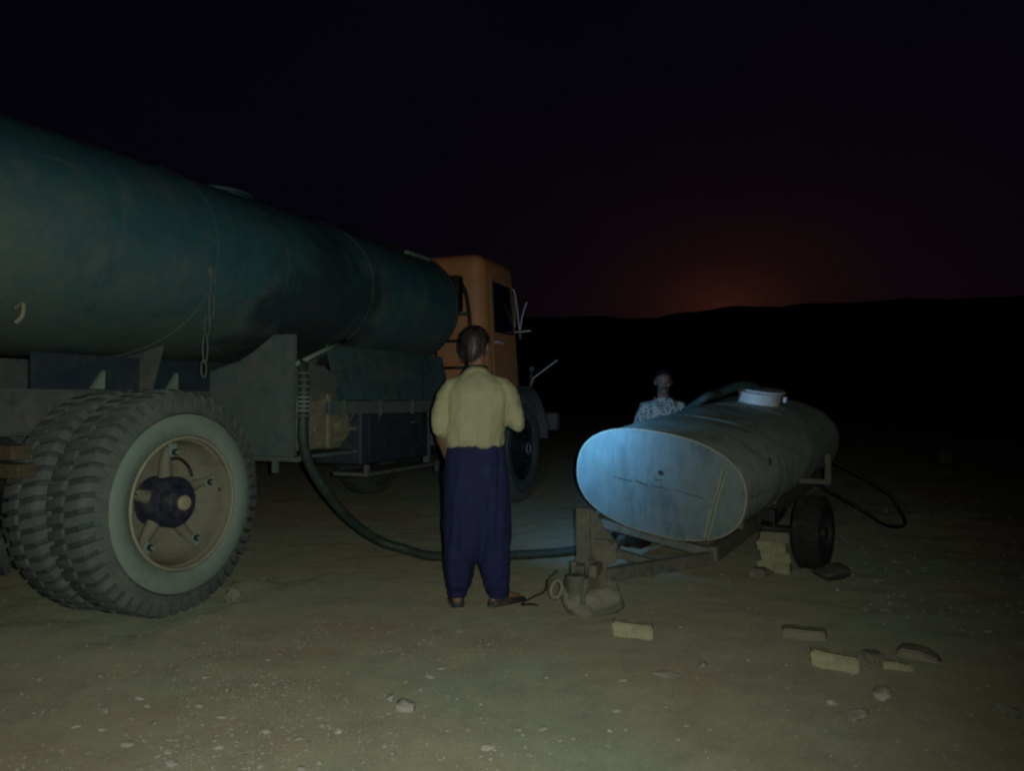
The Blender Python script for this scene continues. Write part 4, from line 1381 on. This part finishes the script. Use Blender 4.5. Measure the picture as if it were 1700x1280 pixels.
for s in (-1, 1):
    limb(bm, [(.085 * s, 0, .70), (.10 * s, .04, .42), (.105 * s, -.02, .12)], [.095, .085, .075], 16)
bake(bm, 'trousers', M['dark_cloth'], man2, .01, 3)
for s in (-1, 1):
    bm = NB()
    limb(bm, [(.105 * s, -.05, .04), (.115 * s, .06, .045), (.122 * s, .15, .032)], [.042, .043, .034])
    obj('shoe', bm, M['leather'], man2, smooth=True)

# ------------------------------------------------------------------ stones and bricks
def stone_mesh(name, sx, sy, sz, seed, m, sub=3, rough=.22, cut=True, deep=.45):
    bm = NB()
    bmesh.ops.create_icosphere(bm, subdivisions=sub, radius=1.0)
    off = Vector((seed * 7.3, seed * 3.1, seed * 1.7))
    rnd = random.Random(seed)
    planes = [(Vector((rnd.gauss(0, 1), rnd.gauss(0, 1), rnd.gauss(0, 1))).normalized(), rnd.uniform(deep, deep + .35)) for _ in range(9)]
    for v in bm.verts:
        p = v.co.copy()
        if cut:
            for n, d in planes:
                e = p.dot(n) - d
                if e > 0: p -= n * e * .97
        p *= 1 + rough * noise.fractal(v.co * 1.4 + off, 1.0, 2.0, 4)
        v.co = Vector((p.x * sx, p.y * sy, p.z * sz))
    me = bpy.data.meshes.new(name)
    bm.to_mesh(me); bm.free()
    for p in me.polygons: p.use_smooth = True
    me.set_sharp_from_angle(angle=R(42))
    me.materials.append(m)
    return me
def place(name, me, x, y, z, rz=0, rx=0, ry=0, sc=1.0):
    o = bpy.data.objects.new(name, me)
    COL.objects.link(o)
    o.location = (x, y, z); o.rotation_euler = (rx, ry, rz); o.scale = (sc, sc, sc)
    return o
tag(place('boulder', stone_mesh('boulder', .20, .15, .125, 5, M['rock'], 4, .20, True, .66), .46, 4.47, .075, .3),
    'rounded pale boulder propping the trailer drawbar off the ground', 'boulder')
def brick_mesh(name, L_, w_, h_, seed, m, broken=False):
    bm = NB()
    box(bm, (0, 0, 0), (L_, w_, h_))
    bmesh.ops.bevel(bm, geom=bm.edges[:], offset=.008, segments=2, affect='EDGES')
    bmesh.ops.subdivide_edges(bm, edges=bm.edges[:], cuts=3, use_grid_fill=True)
    for v in bm.verts:
        p = v.co
        v.co = p + p.normalized() * (.013 * fbm(p * 16 + Vector((seed, 0, 0)), 1, 3))
        if broken and p.x > L_ * .1:
            v.co.z -= (p.x - L_ * .1) * (.5 + .6 * nz(p * 20 + Vector((0, seed, 0)))) if p.z > 0 else 0
            v.co.x -= .03 * abs(nz(p * 25 + Vector((seed, 5, 0))))
    me = bpy.data.meshes.new(name)
    bmesh.ops.recalc_face_normals(bm, faces=bm.faces[:])
    bm.to_mesh(me); bm.free()
    for p in me.polygons: p.use_smooth = True
    me.set_sharp_from_angle(angle=R(35))
    me.materials.append(m)
    return me
bk = [brick_mesh('brick', .20, .10, .075, 1, M['brick']), brick_mesh('brick', .20, .10, .07, 4, M['brick_dull']), brick_mesh('brick', .17, .10, .07, 8, M['brick'], True), brick_mesh('brick', .15, .11, .06, 11, M['brick_dull'], True)]
def brick(me, x, y, rz, label, z=None, rx=0, ry=0, sc=1.0):
    o = place('brick', me, x, y, (gz(x, y, .033) if z is None else z), rz, rx, ry, sc)
    return tag(o, label, 'brick', 'loose bricks')
brick(bk[0], .62, 4.0, R(-14), 'whole pale brick lying just in front of the boulder', ry=R(3))
brick(bk[0], 1.46, 3.53, R(-22), 'whole pale brick lying in the right foreground, brightest of its scatter', ry=R(5), sc=.98)
brick(bk[1], 1.49, 3.97, R(-20), 'dull dirt covered brick lying behind the bright one in the right foreground', z=gz(1.49, 3.97, .012), sc=1.0)
brick(bk[3], 1.69, 3.63, R(20), 'dull broken brick beside the right end of the bright foreground brick', z=gz(1.69, 3.63, .018), sc=.8)
brick(bk[2], 1.74, 3.52, R(-15), 'pale broken half brick at the right of the foreground scatter', z=gz(1.74, 3.52, .008), sc=.78)
brick(bk[3], 1.93, 3.68, R(-30), 'dark half buried brick at the far right end of the foreground scatter', z=gz(1.93, 3.68, .008), sc=1.2)
# bricks stacked under the trailer frame
bx, by = 1.86, 5.50
for k, (dz, lab) in enumerate(((0, 'bottom brick of the stack propping the trailer frame'), (1, 'second brick up in the stack under the trailer frame'), (2, 'third brick up in the stack under the trailer frame'), (3, 'topmost brick of the stack touching the trailer frame'))):
    sc_ = (1.1, 1.0, 1.0, .95)[k]
    brick(bk[(0, 0, 0, 1)[k]], bx + (.0, .012, -.01, .0)[k], by + (0, .0, .01, -.01)[k], R((-34, -30, -38, -25)[k]), lab, z=ground_z(bx, by) + .036 + .071 * dz, sc=sc_)
brick(bk[3], 1.72, 5.33, R(40), 'loose brick lying on the dirt left of the propping stack')
tag(place('stone', stone_mesh('stone', .17, .12, .08, 21, M['far_block'], 3, .2), 2.16, 5.28, gz(2.06, 5.02, .045), .5), 'grey stone wedged in front of the trailer wheel', 'stone')
for k, (x, y, z, lab) in enumerate(((6.5, 11.6, .13, 'lower pale block of the pile far off at the right'), (6.45, 11.6, .36, 'upper pale block of the pile far off at the right'))):
    me_ = stone_mesh('block', .19, .16, .135, 31 + k, M['far_block'], 3, .12)
    tag(place('block', me_, x, y, z, .2 + k), lab, 'block', 'far pile of blocks')
# single stones
for k, (x, y, s, m_, lab) in enumerate((
        (1.51, 3.17, (.060, .04, .03), 'pebble', 'pale pointed stone below the bright brick in the right foreground'),
        (1.33, 3.0, (.070, .04, .024), 'pebble', 'flat dull stone half buried near the bottom right'),
        (-.41, 3.05, (.052, .05, .030), 'pebble', 'pale cracked stone left of centre in the near foreground'),
        (1.92, 3.02, (.07, .05, .02), 'rock', 'dull stone near the right edge of the foreground'),
        (.67, 3.4, (.065, .035, .018), 'rock', 'flat stone lying on the bare dirt below the boulder'),
        (.875, 3.56, (.045, .02, .014), 'pebble', 'small flat stone right of the one below the boulder'),
        (-1.66, 4.62, (.07, .05, .06), 'rock', 'brown clod of stone leaning at the front foot of the rear tyre'),
        (1.28, 3.12, (.03, .02, .016), 'pebble', 'small stone above the flat dull stone in the right foreground'),
        (-.49, 3.15, (.028, .022, .016), 'pebble', 'small pale stone just left of the cracked stone'))):
    me_ = stone_mesh('stone', *s, 41 + k, M[m_], 3, .25)
    tag(place('stone', me_, x, y, gz(x, y, s[2] * .45), random.uniform(0, 6)), lab, 'stone')
# pebbles large enough to tell apart
pm = [stone_mesh('pebble', .021, .015, .007, 60 + k, M['pebble'], 2, .32) for k in range(8)]
spots = []
rnd = random.Random(12)
def px_ground(px, py):
    d = 1.22 * 1284 / (py - 663)
    return (px - 850) / 1284 * d, d
near_ = [(346, 1125), (470, 1128), (337, 1172), (563, 1213), (654, 1250), (532, 1190), (395, 1233), (365, 1240), (287, 1223), (290, 1265), (255, 1268), (174, 1210), (172, 1125), (300, 1110), (448, 1095), (424, 1137), (457, 1132),
         (340, 1066), (468, 1084), (575, 1008), (660, 1077), (685, 1077), (717, 1123), (647, 1078), (812, 1070), (735, 1105), (217, 1232), (118, 1275), (133, 1203), (340, 1198), (285, 1245), (448, 1213), (312, 1232), (505, 1275),
         (810, 1243), (905, 1120), (930, 1227), (1122, 1222), (900, 1204), (220, 1190), (260, 1195), (235, 1160), (370, 1190), (540, 1202), (497, 1225), (398, 1228), (520, 1228), (562, 1155), (385, 1150), (250, 1170), (180, 1180), (1030, 1130), (1060, 1020), (1012, 1210), (1190, 1060), (1240, 1010), (1100, 990), (690, 1010), (620, 1040)]
for px, py in near_:
    x, y = px_ground(px, py)
    sc_ = rnd.choice((.6, .75, .9, 1.1, 1.4))
    o = place('pebble', pm[rnd.randrange(8)], x, y, gz(x, y, .002 * sc_), rnd.uniform(0, 6), rnd.uniform(-.3, .3), rnd.uniform(-.3, .3), sc_)
    lab, grp = (('small pale pebble in the scatter at the bottom left of the foreground', 'pebbles at the bottom left') if px < 420 and py > 1100 else
                ('small pale pebble lying alone on the dirt in front of the tanker wheel', 'pebbles before the tanker wheel') if px < 700 and py <= 1110 else
                ('small pale pebble on the dirt in front of the boulder and bricks', 'pebbles before the boulder') if px > 890 else
                ('small pale pebble on the dirt of the near foreground left of centre', 'pebbles left of centre'))
    tag(o, lab, 'pebble', grp)
# uncountable gravel
bm = NB()
base = [Vector(p) for p in ((1, 0, 0), (-1, 0, 0), (0, 1, 0), (0, -1, 0), (0, 0, 1), (0, 0, -1))]
tri = [(0, 2, 4), (2, 1, 4), (1, 3, 4), (3, 0, 4), (2, 0, 5), (1, 2, 5), (3, 1, 5), (0, 3, 5)]
vv = []; ff = []
def grit(x, y, s):
    i0 = len(vv)
    rot = Matrix.Rotation(rnd.uniform(0, 6.3), 3, 'Z') @ Matrix.Rotation(rnd.uniform(-.6, .6), 3, 'X')
    sc = Vector((rnd.uniform(.7, 1.4), rnd.uniform(.6, 1.1), rnd.uniform(.4, .8))) * s
    z = ground_z(x, y) + s * .15
    for p in base:
        q = rot @ Vector((p.x * sc.x, p.y * sc.y, p.z * sc.z)) * rnd.uniform(.75, 1.2)
        vv.append((x + q.x, y + q.y, z + q.z))
    for t in tri: ff.append(tuple(i0 + k for k in t))
for _ in range(4500):
    x = rnd.gauss(-1.0, .55); y = rnd.uniform(2.3, 4.3)
    if fbm((x, y, 5), 1.6, 3) > -.1: grit(x, y, abs(rnd.gauss(0, .004)) + .002)
for _ in range(4200):
    x = rnd.uniform(-3.2, 4.5); y = 2.3 + 7 * rnd.random() ** 1.4
    grit(x, y, abs(rnd.gauss(0, .0045)) + .002)
for _ in range(2500):
    x = rnd.uniform(2.0, 7.5); y = rnd.uniform(4.0, 10)
    grit(x, y, abs(rnd.gauss(0, .010)) + .004)
bm.free()
me = bpy.data.meshes.new('gravel')
me.from_pydata(vv, [], ff)
me.materials.append(M['gravel'])
gv = bpy.data.objects.new('gravel', me)
COL.objects.link(gv)
tag(gv, kind='stuff', label='fine pale gravel scattered over the bare dirt', cat='gravel')
